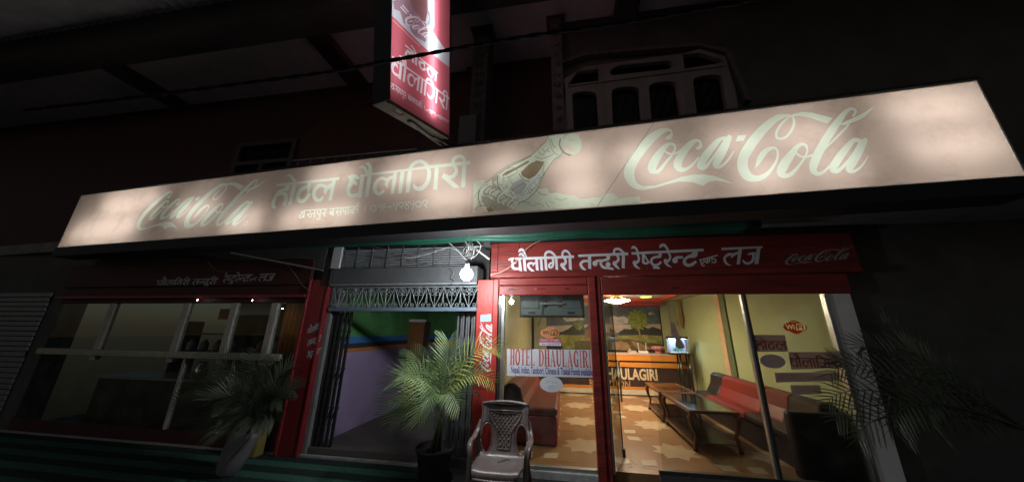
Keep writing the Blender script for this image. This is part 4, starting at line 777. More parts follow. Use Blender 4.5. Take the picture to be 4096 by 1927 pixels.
for k in range(9):
    x0 = -3.40+k*UW
    if _units is None:
        _units = []
        for nm, paths, r in (('heart', [[(s*0.0, 0, 1.79), (s*0.03, 0, 1.85), (s*0.07, 0, 1.93), (s*0.068, 0, 1.975)]+spiral(s*0.034, 1.972, 0.034, 0 if s > 0 else math.pi, 0.9, s) for s in (-1, 1)], 0.006),
                             ('stem', [[(0, 0, 1.79), (0, 0, 2.062)]], 0.005), ('diagonal', [[(s*0.004, 0, 1.79), (s*UW*0.5, 0, 2.062)] for s in (-1, 1)], 0.006),
                             ('lower_scroll', [[(s*UW*0.5, 0, 2.0), (s*UW*0.46, 0, 1.86), (s*UW*0.40, 0, 1.80)]+spiral(s*(UW*0.40-0.018), 1.825, 0.026, -math.pi/2, 0.9, -s) for s in (-1, 1)], 0.005),
                             ('upper_scroll', [spiral(s*0.035, 2.03, 0.028, math.pi/2, 1.1, s) for s in (-1, 1)]+[spiral(s*UW*0.36, 2.02, 0.026, math.pi/2, 1.1, -s) for s in (-1, 1)], 0.005)):
            for p in paths:
                q = MB(); q.tube([(x0+UW/2+a, 0, c) for a, b, c in p], r, 5); _units.append(q.build(nm, M_grey, sg))
    else:
        for o in _units:
            c = o.copy(); COL.objects.link(c); c.parent = sg; c.location = o.location+Vector((k*UW, 0, 0)); OFF[c] = OFF[sg]
# folding gates at both sides
def gate(label, x0, x1, n, m, y=0.10, dark=False):
    t = thing('folding_gate', label, 'gate', ((x0+x1)/2, y, 0), group='folding steel gates of the passage')
    for k in range(n):
        x = x0+(x1-x0)*k/(n-1); yy = y+(0.03 if k % 2 else 0.0)
        q = MB(); q.box(x-0.011, x+0.011, yy-0.012, yy+0.012, 0.012, 1.73); q.build('channel', m, t)
    for z in (0.25, 0.75, 1.25):
        for k in range(n-1):
            xa, xb = x0+(x1-x0)*k/(n-1), x0+(x1-x0)*(k+1)/(n-1); q = MB(); q.bar((xa, y+0.0, z), (xb, y+0.03, z+0.22), 0.006, 0.016); q.build('lattice_strip', m, t)
    return t
gate('dark folded steel gate beside the dark red column', -3.385, -3.10, 9, M_iron, 0.10)
gate('grey folded steel gate beside the bright red pillar', -1.47, -1.20, 8, M_steel, 0.12)
# passage walls with painted bands
XW = -3.35
pw = []
M_purp = mat('purple_wall', (0.37, 0.285, 0.47), 0.7, 0.14, 2, 0.1, 40, dirt=((0.27, 0.15, 0.31), 1.6, 0.56)); M_or2 = mat('orange_band', (0.52, 0.20, 0.05), 0.6); M_char = mat('charcoal_band', (0.045, 0.045, 0.06), 0.6)
M_blue = mat('blue_band', (0.055, 0.20, 0.48), 0.6); M_grn = mat('green_wall', (0.12, 0.34, 0.11), 0.7, 0.25, 3, 0.05, 40)
def bands(name, x0, x1, y0, y1, h=2.6):
    w = None
    for nm, m, z0, z1 in (('wall_side', M_purp, 0.0, 1.14), ('orange_band', M_or2, 1.14, 1.198), ('charcoal_band', M_char, 1.198, 1.275), ('blue_band', M_blue, 1.275, 1.375), ('green_band', M_grn, 1.375, h)):
        q = MB(); q.box(x0, x1, y0, y1, z0, z1)
        if w is None: w = struct(q.build(name, m)); OFF[w] = Vector((0, 0, 0))
        else: q.build(nm, m, w)
    return w
bands('passage_wall_left', XW-0.1, XW, 0.345, 3.2); bands('passage_wall_back', XW-0.1, -2.55, 3.2, 3.3)
q = MB(); q.box(-1.10, -1.0, 0.46, 6.0, 0.0, 2.6); struct(q.build('passage_wall_right', M_dark))
q = MB(); q.box(-3.45, -1.0, 5.4, 5.5, 0.0, 2.6); struct(q.build('passage_wall_end', mat('red_brown_wall', (0.42, 0.10, 0.07), 0.7, 0.15)))
q = MB(); q.add([(-3.45, 0.63, 2.61), (-1.0, 0.63, 2.61), (-1.0, 6, 2.61), (-3.45, 6, 2.61)], [(0, 1, 2, 3)]); struct(q.build('passage_ceiling', M_dark))
# wardrobe-like wooden door leaf standing open, white paper along its top
wd_ = thing('wooden_door', 'brown wooden door leaf with white paper strip on top in the passage', 'door', (-3.2, 2.5, 0))
a_ = onX(1605, 1300, XW+0.02); 
q = MB(); q.box(-3.349, -3.0, 2.30, 2.345, 0.0, 1.64); q.build('leaf', mat('brown_wood', (0.34, 0.14, 0.05), 0.5, 0.25, 3, 0.1, 30, stretch=(1, 1, 0.2)), wd_)
q = MB(); q.box(-3.349, -2.98, 2.28, 2.35, 1.645, 1.70); q.build('paper_strip', mat('white_paper', (0.78, 0.78, 0.78), 0.7), wd_)
q = MB(); q.box(-2.998, -2.90, 2.31, 2.36, 0.0, 1.66); q.build('frame', mat('dark_wood', (0.05, 0.03, 0.025), 0.5), wd_)
st = thing('stair_soffit', 'grey concrete stair flight rising behind the passage', 'stairs', (-2.0, 4.2, 2.0))
q = MB()
for k in range(6):
    q = MB(); q.box(-2.5, -1.12, 3.6+0.26*k, 3.9+0.26*k, 1.68+0.12*k, 1.80+0.12*k); q.build('step', M_plas, st)
for x in (-2.30, -1.95, -1.6):
    q = MB(); q.box(x-0.025, x+0.025, 3.62, 3.66, 0.0, 1.68); q.build('post', mat('pale_post', (0.5, 0.5, 0.46), 0.6), st)
q = MB(); q.box(-2.549, -2.45, 3.19, 3.26, 0, 2.6); q.build('corner_post', M_dark, st)

# ================================================================ RESTAURANT ROOM
XL, XR, YB, ZCe = -0.98, 3.06, 5.2, 2.33
M_cream = mat('room_wall_cream', (0.42, 0.43, 0.26), 0.75, 0.08, 2, 0.06, 30); M_sage = mat('room_wall_sage', (0.42, 0.47, 0.25), 0.7, 0.08, 2, 0.06, 30)
M_tile = mat('vinyl_floor', (0.255, 0.14, 0.065), 0.36, 0.16, 2.5, 0.05, 30, dirt=((0.24, 0.11, 0.04), 1.3, 0.55)); M_star = mat('vinyl_star', (0.45, 0.34, 0.215), 0.4, 0.1, 5); M_dia = mat('vinyl_diamond', (0.46, 0.39, 0.28), 0.4, 0.1, 5); M_tan = mat('vinyl_tan', (0.25, 0.115, 0.04), 0.4, 0.1, 5)
q = MB(); q.box(XL, XR, 0.058, YB, -0.098, 0.0); fl = struct(q.build('floor', M_tile))
FLP = Plane2((0, 0, 0.0), (1, 0, 0), (0, 1, 0)); P_ = 1.17
def starpoly(cx, cy, R, r, n=8, a0=0.0): return [(cx+(R if k % 2 == 0 else r)*math.cos(a0+k*math.pi/n), cy+(R if k % 2 == 0 else r)*math.sin(a0+k*math.pi/n)) for k in range(2*n)]
inx = lambda poly: all(XL+0.01 < x < XR-0.01 and 0.07 < y < YB-0.01 for x, y in poly)
for i in range(-1, 3):
    for j in range(0, 5):
        cx, cy = 0.19+P_*i, 0.80+P_*j; p = starpoly(cx, cy, 0.31, 0.21, 8, 0.2)
        if inx(p): q = MB(); q.prism(p, FLP, 0.0, 0.0015); q.build('floor_star', M_star, fl)
        for k in range(4):                               # diamonds round the midpoint between stars
            dx, dy = cx+P_/2, cy-P_/2; a = k*math.pi/2+0.785; ux, uy = math.cos(a), math.sin(a)
            d = [(dx+ux*0.10, dy+uy*0.10), (dx+ux*0.22-uy*0.11, dy+uy*0.22+ux*0.11), (dx+ux*0.36, dy+uy*0.36), (dx+ux*0.22+uy*0.11, dy+uy*0.22-ux*0.11)]
            if inx(d): q = MB(); q.prism(d, FLP, 0.0, 0.0015); q.build('floor_diamond', M_dia, fl)
            b2 = [(dx+math.cos(a+0.785+s)*r, dy+math.sin(a+0.785+s)*r) for s, r in ((0, 0.06), (0.3, 0.2), (0, 0.47), (-0.3, 0.2))]
            if inx(b2): q = MB(); q.prism(b2, FLP, 0.0, 0.001); q.build('floor_tan_diamond', M_tan, fl)
q = MB(); q.box(XR, XR+0.1, 0.07, YB, -0.098, 2.76); wr = struct(q.build('wall_right', M_sage))
for y0, y1, m in ((2.62, 2.80, mat('peach_strip', (0.62, 0.40, 0.24), 0.7)), (2.42, 2.60, mat('moss_strip', (0.11, 0.15, 0.075), 0.7))):
    q = MB(); q.box(XR-0.03, XR-0.001, y0, y1, 0.0, ZCe); q.build('wall_strip', m, wr)
q = MB(); q.box(XL-0.02, XL, 0.46, YB, -0.098, 2.6); wl_ = struct(q.build('wall_left', M_cream))
q = MB(); q.box(XL-0.02, XR+0.1, YB, YB+0.1, -0.098, 2.76); struct(q.build('wall_back', M_cream))
# plaster ceiling with a red stepped tray
q = MB(); q.box(XL, XR, 0.091, YB, ZCe, ZCe+0.02); ce = struct(q.build('ceiling', mat('ceiling_white', (0.62, 0.58, 0.52), 0.8, 0.06, 3)))
M_cred = mat('ceiling_red', (0.50, 0.045, 0.02), 0.6, 0.1, 4)
q = MB(); q.box(0.2, 2.5, 1.6, 1.72, ZCe-0.07, ZCe-0.001); q.build('tray_edge', M_cred, ce); 
q = MB(); q.box(0.2, 2.5, 4.35, 4.5, ZCe-0.07, ZCe-0.001); q.build('tray_edge', M_cred, ce)
q = MB(); q.box(2.38, 2.5, 1.721, 4.349, ZCe-0.07, ZCe-0.001); q.build('tray_edge', M_cred, ce); q = MB(); q.box(0.2, 0.32, 1.721, 4.349, ZCe-0.07, ZCe-0.001); q.build('tray_edge', M_cred, ce)
E_cove = emit('green_cove_light', (0.62, 0.85, 0.20), 2.2)
for y in (2.6, 3.9):
    q = MB(); q.lathe([(0.001, 0), (0.10, -0.004), (0.14, 0.01), (0.14, 0.02)], 20, (1.98, y, ZCe-0.025)); q.build('cove_lamp', E_cove, ce)
q = MB(); q.lathe([(0.001, 0), (0.55, 0), (0.55, 0.03)], 28, (0.9, 3.0, ZCe-0.035)); q.build('ceiling_disc', M_cred, ce)
# ================================================================ ROOM FURNISHINGS
YC = 4.39
rc = thing('reception_counter', 'orange and dark brown reception counter with cream lettering at the back of the room', 'counter', (1.5, YC, 0))
cz = lambda py: onY(2550, py, YC).z
M_corg = mat('counter_orange', (0.62, 0.24, 0.045), 0.45, 0.1, 4); M_cbr = mat('counter_brown', (0.055, 0.032, 0.03), 0.4, 0.2, 4); M_cwh = mat('counter_cream', (0.62, 0.55, 0.44), 0.5)
XC0, XC1 = -0.2, 2.98
for nm, m, a, b, d in (('top', mat('counter_top', (0.60, 0.45, 0.42), 0.25), 1417, 1412, 0.04), ('orange_band', M_corg, 1441, 1417.5, 0.03), ('gap_strip', M_cbr, 1448, 1441.5, 0.0), ('orange_band', M_corg, 1467, 1448.5, 0.02), ('name_panel', M_cbr, 1545, 1467.5, 0.0), ('orange_band', M_corg, 1557, 1545.5, 0.02), ('plinth', M_cwh, 1577, 1557.5, 0.025)):
    q = MB(); q.box(XC0, XC1, YC-d, YC+0.45, max(0.002, cz(a)), cz(b)); q.build(nm, m, rc)
q = MB(); q.box(XC1+0.001, XC1+0.06, YC-0.01, YC+0.45, 0.002, cz(1413)); q.build('end_post', M_cwh, rc)
CP = Plane2((0, YC-0.002, 0), (1, 0, 0), (0, 0, 1)); c7 = lambda x, y: CP.px(*k7(x, y))
M_let = mat('cream_letters', (0.66, 0.52, 0.34), 0.5)
a_, b_ = c7(1090, 1003), c7(1640, 908)
print_text('name_lettering', CP, M_let, rc, 0.003, 'DHAULAGIRI', a_[0], b_[0], a_[1], b_[1], bold=0.035)
a_, b_ = c7(992, 1074), c7(1380, 1020)
print_text('reception_lettering', CP, mat('gold_letters', (0.50, 0.30, 0.12), 0.5), rc, 0.003, 'RECEPTION', a_[0], b_[0], a_[1], b_[1], bold=0.008)
zt = cz(1412)
def ontop(px, y=YC+0.1): return onY(px, 1410, y).x
r_ = thing('wifi_router', 'white router with two upright antennas on the reception counter', 'router', (ontop(2574), YC+0.1, zt))
x = ontop(2574)
q = MB(); q.box(x-0.11, x+0.11, YC+0.05, YC+0.17, zt+0.001, zt+0.055); q.build('body', mat('router_white', (0.75, 0.72, 0.70), 0.4), r_, bevel=0.01)
for s in (-1, 1): q = MB(); q.tube([(x+s*0.085, YC+0.17, zt+0.04), (x+s*0.10, YC+0.19, zt+0.25)], 0.008, 8); q.build('antenna', MATS['router_white'], r_)
ph = thing('telephone', 'small cream telephone left of the router on the counter', 'telephone', (ontop(2530), YC+0.1, zt)); x = ontop(2530)
q = MB(); q.add([(x-0.10, YC+0.02, zt+0.001), (x+0.10, YC+0.02, zt+0.001), (x+0.10, YC+0.18, zt+0.001), (x-0.10, YC+0.18, zt+0.001), (x-0.10, YC+0.02, zt+0.025), (x+0.10, YC+0.02, zt+0.025), (x+0.10, YC+0.18, zt+0.06), (x-0.10, YC+0.18, zt+0.06)], [(3, 2, 1, 0), (4, 5, 6, 7), (0, 1, 5, 4), (1, 2, 6, 5), (2, 3, 7, 6), (3, 0, 4, 7)])
q.build('base', mat('phone_cream', (0.62, 0.50, 0.38), 0.4), ph, bevel=0.006)
q = MB(); q.tube([(x-0.06, YC+0.03, zt+0.07), (x-0.06, YC+0.10, zt+0.095), (x-0.06, YC+0.17, zt+0.075)], [0.026, 0.018, 0.026], 8); q.build('handset', MATS['phone_cream'], ph, smooth=True)
cs = thing('pink_stand', 'pink pedestal stand on the counter beside the fish tank', 'stand', (ontop(2634), YC+0.1, zt)); x = ontop(2634)
M_pinkd = mat('pink_ceramic', (0.55, 0.20, 0.20), 0.4)
q = MB(); q.lathe([(0.001, 0), (0.085, 0), (0.075, 0.05), (0.06, 0.07)], 18, (x, YC+0.1, zt+0.001)); q.build('foot', M_pinkd, cs, smooth=True)
q = MB(); q.lathe([(0.06, 0.071), (0.15, 0.10), (0.17, 0.13), (0.16, 0.17), (0.12, 0.18), (0.001, 0.17)], 9, (x, YC+0.1, zt+0.001)); q.build('bowl', M_pinkd, cs)
# landscape mural on the back wall
mu = thing('landscape_mural', 'painted landscape mural with hut, tree and cloudy sky on the back wall', 'mural', (1.0, YB-0.01, 1.0))
MUR = Plane2((0, YB-0.012, 0), (1, 0, 0), (0, 0, 1)); kM = crop(2380, 1150, 0.27233)
m1 = lambda x, y: MUR.px(*kM(x, y)); m6 = lambda x, y: MUR.px(*k7(x, y))
xl, xr = MUR.px(2186, 1300)[0], MUR.px(2650, 1330)[0]; zt_, zb_ = MUR.px(2600, 1222)[1], 0.7
def cl(poly): return [(min(max(u, xl+0.001), xr-0.03), min(max(v, zb_+0.001), zt_-0.001)) for u, v in poly]
sky = [(xl, zb_), (xr, zb_), (xr, zt_), (xl, zt_)]
edge_ = [[(xr-0.028, zb_), (xr, zb_), (xr, zt_), (xr-0.028, zt_)]]
haze_ = [cl([m1(-700, 560), m1(220, 525), m1(500, 540), m1(980, 530), m1(985, 640), m1(200, 660), m1(-700, 640)])]
cloud1 = [cl([m1(210, 440), m1(260, 405), m1(330, 430), m1(420, 415), m1(520, 470), m1(530, 520), m1(380, 530), m1(215, 520)]), cl([m6(720, 400), m6(860, 380), m6(950, 430), m6(760, 450)]), cl([m1(780, 370), m1(830, 350), m1(850, 390), m1(790, 400)])]
field = [cl([m1(-800, 690), m1(340, 700), m1(700, 690), m1(990, 705), m1(1010, 900), m1(-800, 900)]), cl([m6(570, 590), m6(720, 575), m6(820, 580), m6(820, 720), m6(570, 720)])]
olive = [cl([m1(240, 760), m1(500, 750), m1(760, 800), m1(1000, 830), m1(1010, 980), m1(-300, 980), m1(-300, 780)])]
path_ = [cl([m1(250, 800), m1(360, 790), m1(470, 800), m1(520, 860), m1(500, 930), m1(250, 920)]), cl([m1(520, 770), m1(640, 800), m1(820, 880), m1(860, 940), m1(700, 950), m1(600, 880)])]
dkg = [cl([m1(350, 650), m1(430, 600), m1(520, 610), m1(600, 560), m1(700, 550), m1(780, 600), m1(850, 570), m1(970, 610), m1(985, 700), m1(350, 695)]), cl([m6(690, 560), m6(780, 520), m6(850, 470), m6(930, 480), m6(960, 570), m6(860, 580), m6(830, 700), m6(740, 710), m6(790, 600), m6(700, 580)])]
deep = [cl([m1(-900, 905), m1(260, 905), m1(600, 930), m1(1010, 880), m1(1015, 1100), m1(-900, 1100)]), cl([m6(570, 640), m6(720, 660), m6(740, 900), m6(570, 900)])]
crown = [starpoly(*m1(625, 470), 0.30, 0.24, 11), starpoly(*m1(560, 500), 0.15, 0.11, 9), starpoly(*m1(690, 500), 0.15, 0.11, 9), starpoly(*m6(885, 480), 0.16, 0.12, 9)]
trunk = [[m1(620, 560), m1(640, 555), m1(668, 690), m1(650, 695)], [m1(360, 780), m1(395, 775), m1(390, 880), m1(370, 885)]]
hutw = [[m6(940, 520), m6(1010, 520), m6(1010, 610), m6(940, 610)], [m6(1190, 540), m6(1230, 535), m6(1240, 590), m6(1195, 600)]]
hutr = [[m6(930, 525), m6(985, 475), m6(1060, 480), m6(1040, 525)], [m6(1185, 510), m6(1240, 535), m6(1235, 548), m6(1185, 545)], [m6(1200, 560), m6(1270, 590), m6(1200, 600)]]
MM = [mat('mural_sky', (0.09, 0.115, 0.155), 0.5, 0.6, 1.6), mat('mural_haze', (0.42, 0.38, 0.33), 0.5, 0.3, 4), mat('mural_cloud', (0.46, 0.45, 0.42), 0.5, 0.45, 6), mat('mural_field', (0.23, 0.25, 0.07), 0.5, 0.5, 5), mat('mural_olive', (0.10, 0.09, 0.035), 0.5, 0.5, 4), mat('mural_path', (0.34, 0.22, 0.11), 0.5, 0.4, 5),
      mat('mural_darkgreen', (0.022, 0.034, 0.024), 0.5, 0.5, 9), mat('mural_deep', (0.018, 0.016, 0.014), 0.5, 0.5, 5), mat('mural_crown', (0.16, 0.21, 0.04), 0.5, 0.7, 14), mat('mural_trunk', (0.30, 0.22, 0.11), 0.5), mat('mural_hut', (0.20, 0.11, 0.06), 0.5, 0.3, 8), mat('mural_roof', (0.09, 0.075, 0.055), 0.5, 0.3, 10), M_black]
flat('picture', MUR, [(0, [sky]), (1, haze_), (2, cloud1), (6, dkg), (3, field), (4, olive), (5, path_), (7, deep), (8, crown), (9, trunk), (10, hutw), (11, hutr), (12, edge_)], MM, mu, 0.004)
q = MB(); q.box(1.55, 2.62, YB-0.30, YB-0.013, zt_-0.02, zt_+0.09); t = q.build('wall_shelf', mat('shelf_red', (0.36, 0.05, 0.045), 0.5)); tag(t, 'red wall shelf across the top of the mural', 'shelf')
# fish tank on its stand
YA = 3.85
A0, A1 = onY(2683, 1412, YA), onY(2752, 1352, YA)
fs_ = thing('tank_stand', 'black metal stand with two legs under the fish tank', 'stand', (A0.x, YA, 0))
q = MB(); q.box(A0.x-0.01, A1.x+0.02, YA-0.02, YA+0.24, A0.z-0.03, A0.z); q.build('shelf', M_black, fs_)
for xx in (A0.x+0.20, A1.x-0.03):
    q = MB(); q.tube([(xx, YA+0.02, 0.002), (xx, YA+0.02, A0.z-0.03)], 0.024, 10); q.build('leg', mat('black_gloss', (0.012, 0.012, 0.012), 0.2, spec=0.6), fs_, smooth=True)
    q = MB(); q.tube([(xx, YA+0.2, 0.002), (xx, YA+0.2, A0.z-0.03)], 0.02, 10); q.build('leg', MATS['black_gloss'], fs_, smooth=True)
for z in (0.12, 0.78): q = MB(); q.tube([(A0.x+0.20, YA+0.02, z), (A1.x-0.03, YA+0.02, z)], 0.014, 8); q.build('crossbar', MATS['black_gloss'], fs_)
ft = thing('fish_tank', 'small glowing fish tank with blue white light beside the counter', 'aquarium', (A0.x, YA, A0.z))
x0, x1, z0, z1 = A0.x, A1.x, A0.z+0.002, A1.z
q = MB(); q.box(x0, x1, YA, YA+0.22, z1-0.012, z1+0.035); q.build('hood', M_black, ft, bevel=0.006)
q = MB(); q.box(x0+0.03, x1-0.03, YA+0.05, YA+0.17, z1-0.018, z1-0.0125); q.build('lamp', emit('tank_lamp', (0.62, 0.70, 1.0), 26.0), ft)
q = MB(); q.box(x0+0.004, x1-0.004, YA+0.2, YA+0.216, z0+0.005, z1-0.02); q.build('back_glass', mat('tank_back', (0.42, 0.48, 0.70), 0.5, 0.3, 6), ft)
q = MB(); q.box(x0, x1, YA, YA+0.006, z0, z1-0.013); q.build('front_glass', M_glass, ft)
q = MB(); q.box(x1-0.006, x1, YA+0.0061, YA+0.22, z0, z1-0.013); q.build('side_glass', M_glass, ft); q = MB(); q.box(x0, x0+0.006, YA+0.0061, YA+0.22, z0, z1-0.013); q.build('side_glass', M_glass, ft)
q = MB()
for k in range(70):
    c = Vector((x0+0.02+random.random()*(x1-x0-0.04), YA+0.02+random.random()*0.17, z0+0.012+random.random()*0.02)); q.lathe([(0.001, -0.012), (0.014, 0), (0.001, 0.012)], 5, c)
g_ = q.build('gravel', mat('white_gravel', (0.75, 0.78, 0.8), 0.5), ft); g_['kind'] = 'stuff'
for k in range(3):
    c = Vector((x0+0.13+0.07*k, YA+0.10, z0+0.03)); q = MB()
    for j in range(14):
        a = random.random()*6.3; q.tube([c, c+Vector((math.cos(a)*0.03, math.sin(a)*0.03, 0.05+random.random()*0.03)), c+Vector((math.cos(a)*0.05, math.sin(a)*0.03, 0.07+random.random()*0.06))], [0.006, 0.010, 0.002], 4)
    q.build('water_plant', mat('aqua_plant', (0.10, 0.52, 0.45), 0.5), ft)
# wooden craft and calendar on the right wall
YW = onX(2722, 1260, XR).y; YW = min(max(YW, 3.2), 4.6)
wc = thing('wall_carving', 'brown carved wooden gourd shaped ornament hanging on the right wall', 'ornament', onX(2722, 1260, XR-0.05))
pt = onX(2722, 1255, XR-0.05)
pr = [(0.002, 0.30), (0.07, 0.30), (0.085, 0.27), (0.05, 0.22), (0.04, 0.16), (0.05, 0.10), (0.06, 0.08), (0.045, 0.06), (0.07, 0.0), (0.085, -0.08), (0.08, -0.16), (0.05, -0.22), (0.03, -0.26), (0.04, -0.28), (0.002, -0.33)]
q = MB(); q.lathe(pr, 14, pt, axis=Matrix.Diagonal((0.5, 1.6, 1.1))); q.build('body', mat('carved_brown', (0.30, 0.15, 0.06), 0.3, 0.5, 18, 0.4, 50), wc, smooth=True)
kl = thing('wall_calendar', 'narrow white calendar with red heading hanging near the carved ornament', 'calendar', onX(2706, 1310, XR-0.003))
pa, pb = onX(2694, 1283, XR-0.004), onX(2719, 1350, XR-0.004)
q = MB(); q.box(XR-0.006, XR-0.002, min(pa.y, pb.y), max(pa.y, pb.y), pb.z, pa.z-0.12); q.build('sheet', mat('calendar_paper', (0.62, 0.55, 0.46), 0.6, 0.25, 30), kl)
q = MB(); q.box(XR-0.008, XR-0.002, min(pa.y, pb.y), max(pa.y, pb.y), pa.z-0.119, pa.z); q.build('heading', mat('calendar_red', (0.32, 0.06, 0.05), 0.6), kl)
# pendant lamp
PL = onY(2468, 1203, 3.0)
pl = thing('pendant_lamp', 'glowing dish pendant lamp hung on thin rods under the red ceiling disc', 'lamp', PL)
q = MB(); q.lathe([(0.001, -0.045), (0.10, -0.04), (0.13, -0.02), (0.20, -0.015), (0.27, 0.005), (0.27, 0.015), (0.001, 0.01)], 28, PL); q.build('dish', emit('lamp_glow', (1.0, 0.84, 0.58), 115.0), pl, smooth=True)
q = MB(); q.lathe([(0.001, 0.04), (0.09, 0.03), (0.10, 0.0), (0.001, -0.01)], 18, (PL.x, PL.y, ZCe-0.085)); q.build('rose', emit('lamp_rose', (1.0, 0.55, 0.08), 0.8), pl, smooth=True)
for k in range(3):
    a = k*2.094+0.3; q = MB(); q.tube([(PL.x+0.05*math.cos(a), PL.y+0.05*math.sin(a), ZCe-0.07), (PL.x+0.25*math.cos(a), PL.y+0.25*math.sin(a), PL.z+0.014)], 0.005, 6); q.build('rod', mat('brass', (0.6, 0.4, 0.12), 0.3, metal=0.9), pl)
wb = thing('wall_bulb', 'small white round bulb shining inside at the left end of the room', 'lamp', onY(2046, 1206, 0.8))
bp_ = onY(2046, 1206, 0.8)
q = MB(); q.lathe([(0.001, -0.035), (0.024, -0.025), (0.035, 0.0), (0.024, 0.026), (0.014, 0.035), (0.001, 0.036)], 16, bp_); q.build('globe', emit('room_bulb', (1.0, 0.96, 0.88), 230.0), wb, smooth=True)
q = MB(); q.lathe([(0.016, 0.037), (0.018, 0.08), (0.001, 0.081)], 12, bp_); q.build('holder', M_case, wb)
q = MB(); q.tube([bp_+Vector((0, 0, 0.08)), Vector((bp_.x-0.05, bp_.y, 2.33))], 0.004, 6); q.build('flex', M_black, wb)
# dark posts and door frame on the left wall
for nm, lab, a, b, m in (('door_frame', 'dark door frame post on the left wall behind the television', 2148, 2168, MATS['dark_wood']), ('wall_post', 'pale green post beside the dark door frame on the left wall', 2172, 2194, mat('sage_post', (0.26, 0.29, 0.14), 0.6)), ('wall_post', 'narrow peach post right of the pale green post on the left wall', 2196, 2206, mat('peach_strip', (0.62, 0.36, 0.20))), ('wall_cabinet', 'tall dark brown cabinet at the far end of the left wall', 2208, 2228, mat('brown_cab', (0.10, 0.035, 0.025), 0.5))):
    ya, yb = onX(a, 1350, XL+0.02).y, onX(b, 1350, XL+0.02).y
    q = MB(); q.box(XL+0.001, XL+0.06, max(0.5, min(ya, 5.0)), min(max(yb, ya+0.1), 5.1), 0.002, 2.1); tag(q.build(nm, m, loc=None), lab, 'post' if 'post' in nm else ('cabinet' if 'cab' in nm else 'frame'))
# television seen from behind
YT = 0.30
T0, T1 = onY(2078, 1268, YT), onY(2334, 1172, YT)
tv = thing('television', 'flat television seen from behind, mounted high against the left glass pane', 'television', ((T0.x+T1.x)/2, YT, T0.z))
M_tv = mat('tv_plastic', (0.10, 0.125, 0.135), 0.45, 0.15, 8, 0.1, 60); M_tv2 = mat('tv_black', (0.012, 0.013, 0.014), 0.5)
zt2 = T0.z+0.62
q = MB(); q.box(T0.x, T1.x, YT+0.001, YT+0.04, T0.z, zt2); q.build('screen_panel', M_tv2, tv, bevel=0.006)
q = MB(); q.box(T0.x+0.02, T1.x-0.02, YT-0.035, YT, T0.z+0.02, zt2-0.05); q.build('back_cover', M_tv, tv, bevel=0.02)
xm = (T0.x+T1.x)/2; w_ = (T1.x-T0.x)
for s, nm in ((-1, 'side_pod'), (1, 'side_pod')): q = MB(); q.box(xm+s*w_*0.32-w_*0.13, xm+s*w_*0.32+w_*0.13, YT-0.05, YT-0.0355, T0.z+0.12, T0.z+0.33); q.build(nm, M_tv, tv, bevel=0.008)
for s in (-1, 1): q = MB(); q.box(xm+s*0.10-0.015, xm+s*0.10+0.015, YT-0.075, YT-0.0356, T0.z+0.14, T0.z+0.5); q.build('bracket_arm', M_tv2, tv)
for z in (T0.z+0.17, T0.z+0.28): q = MB(); q.box(xm-0.16, xm+0.16, YT-0.095, YT-0.0755, z, z+0.025); q.build('bracket_bar', M_steel, tv)
q = MB(); q.tube([(xm-0.12, YT-0.05, T0.z+0.14), (xm-0.13, YT-0.055, T0.z+0.05), (xm-0.15, YT-0.05, T0.z-0.03), (xm-0.19, YT-0.03, T0.z-0.12)], 0.005, 6); q.build('cable', M_tv2, tv)
for s in (-1, 1): q = MB(); q.box(xm+s*w_*0.3-0.05, xm+s*w_*0.3+0.05, YT-0.0365, YT-0.0352, T0.z+0.045, T0.z+0.075); q.build('vent', M_tv2, tv)
# sofas
M_sred = mat('sofa_red', (0.23, 0.022, 0.02), 0.42, 0.15, 4, 0.1, 60); M_sdk = mat('sofa_dark', (0.018, 0.013, 0.016), 0.42, 0.2, 4, 0.1, 60); M_sbr = mat('sofa_brown', (0.15, 0.034, 0.024), 0.45, 0.15, 4, 0.1, 60)
s1 = thing('red_sofa', 'red brown leatherette sofa along the left wall below the oval sticker', 'sofa', (-0.55, 0.66, 0))
ys = 0.66; xf = onY(2229, 1720, ys).x; zs = onY(2180, 1662, ys).z
q = MB(); q.box(XL+0.08, xf, ys, ys+2.4, 0.01, zs); q.build('base', M_sred, s1, bevel=0.03)
q = MB(); q.box(XL+0.30, xf+0.01, ys-0.01, ys+2.4, zs+0.002, zs+0.10); q.build('seat_cushion', M_sbr, s1, bevel=0.035)
prf = [(XL+0.03, 0.012), (XL+0.32, 0.012), (XL+0.40, zs+0.1), (XL+0.34, 0.55), (XL+0.30, 0.70), (XL+0.22, 0.76), (XL+0.12, 0.76), (XL+0.05, 0.70)]
def side_prism(prof, y0, y1):
    n = len(prof); q = MB(); q.add([(x, y0, z) for x, z in prof]+[(x, y1, z) for x, z in prof], [tuple(range(n)), tuple(range(n, 2*n))[::-1]]+[(i, n+i, n+(i+1) % n, (i+1) % n) for i in range(n)]); return q
side_prism(prf, ys+0.05, ys+2.4).build('backrest', M_sbr, s1, bevel=0.025)
side_prism([(x+0.004, z+0.004) for x, z in prf], ys+0.02, ys+0.048).build('dark_end', M_sdk, s1, bevel=0.012)
s2 = thing('long_sofa', 'long sofa with black and red leatherette sections along the right wall', 'sofa', (2.8, 1.5, 0))
def rsec(name, y0, y1, m, ht=0.74, xs=2.52):
    pf = [(XR-0.035, 0.012), (XR-0.29, 0.012), (XR-0.36, 0.40), (XR-0.27, 0.55), (XR-0.24, ht-0.04), (XR-0.19, ht), (XR-0.09, ht), (XR-0.04, ht-0.05)][::-1]
    side_prism(pf, y0, y1).build(name, m, s2, bevel=0.025)
for y0, y1, m in ((2.56, 3.02, M_sdk), (1.30, 2.555, M_sred), (0.80, 1.295, M_sbr), (0.28, 0.795, M_sdk)): rsec('back_section', y0, y1, m)
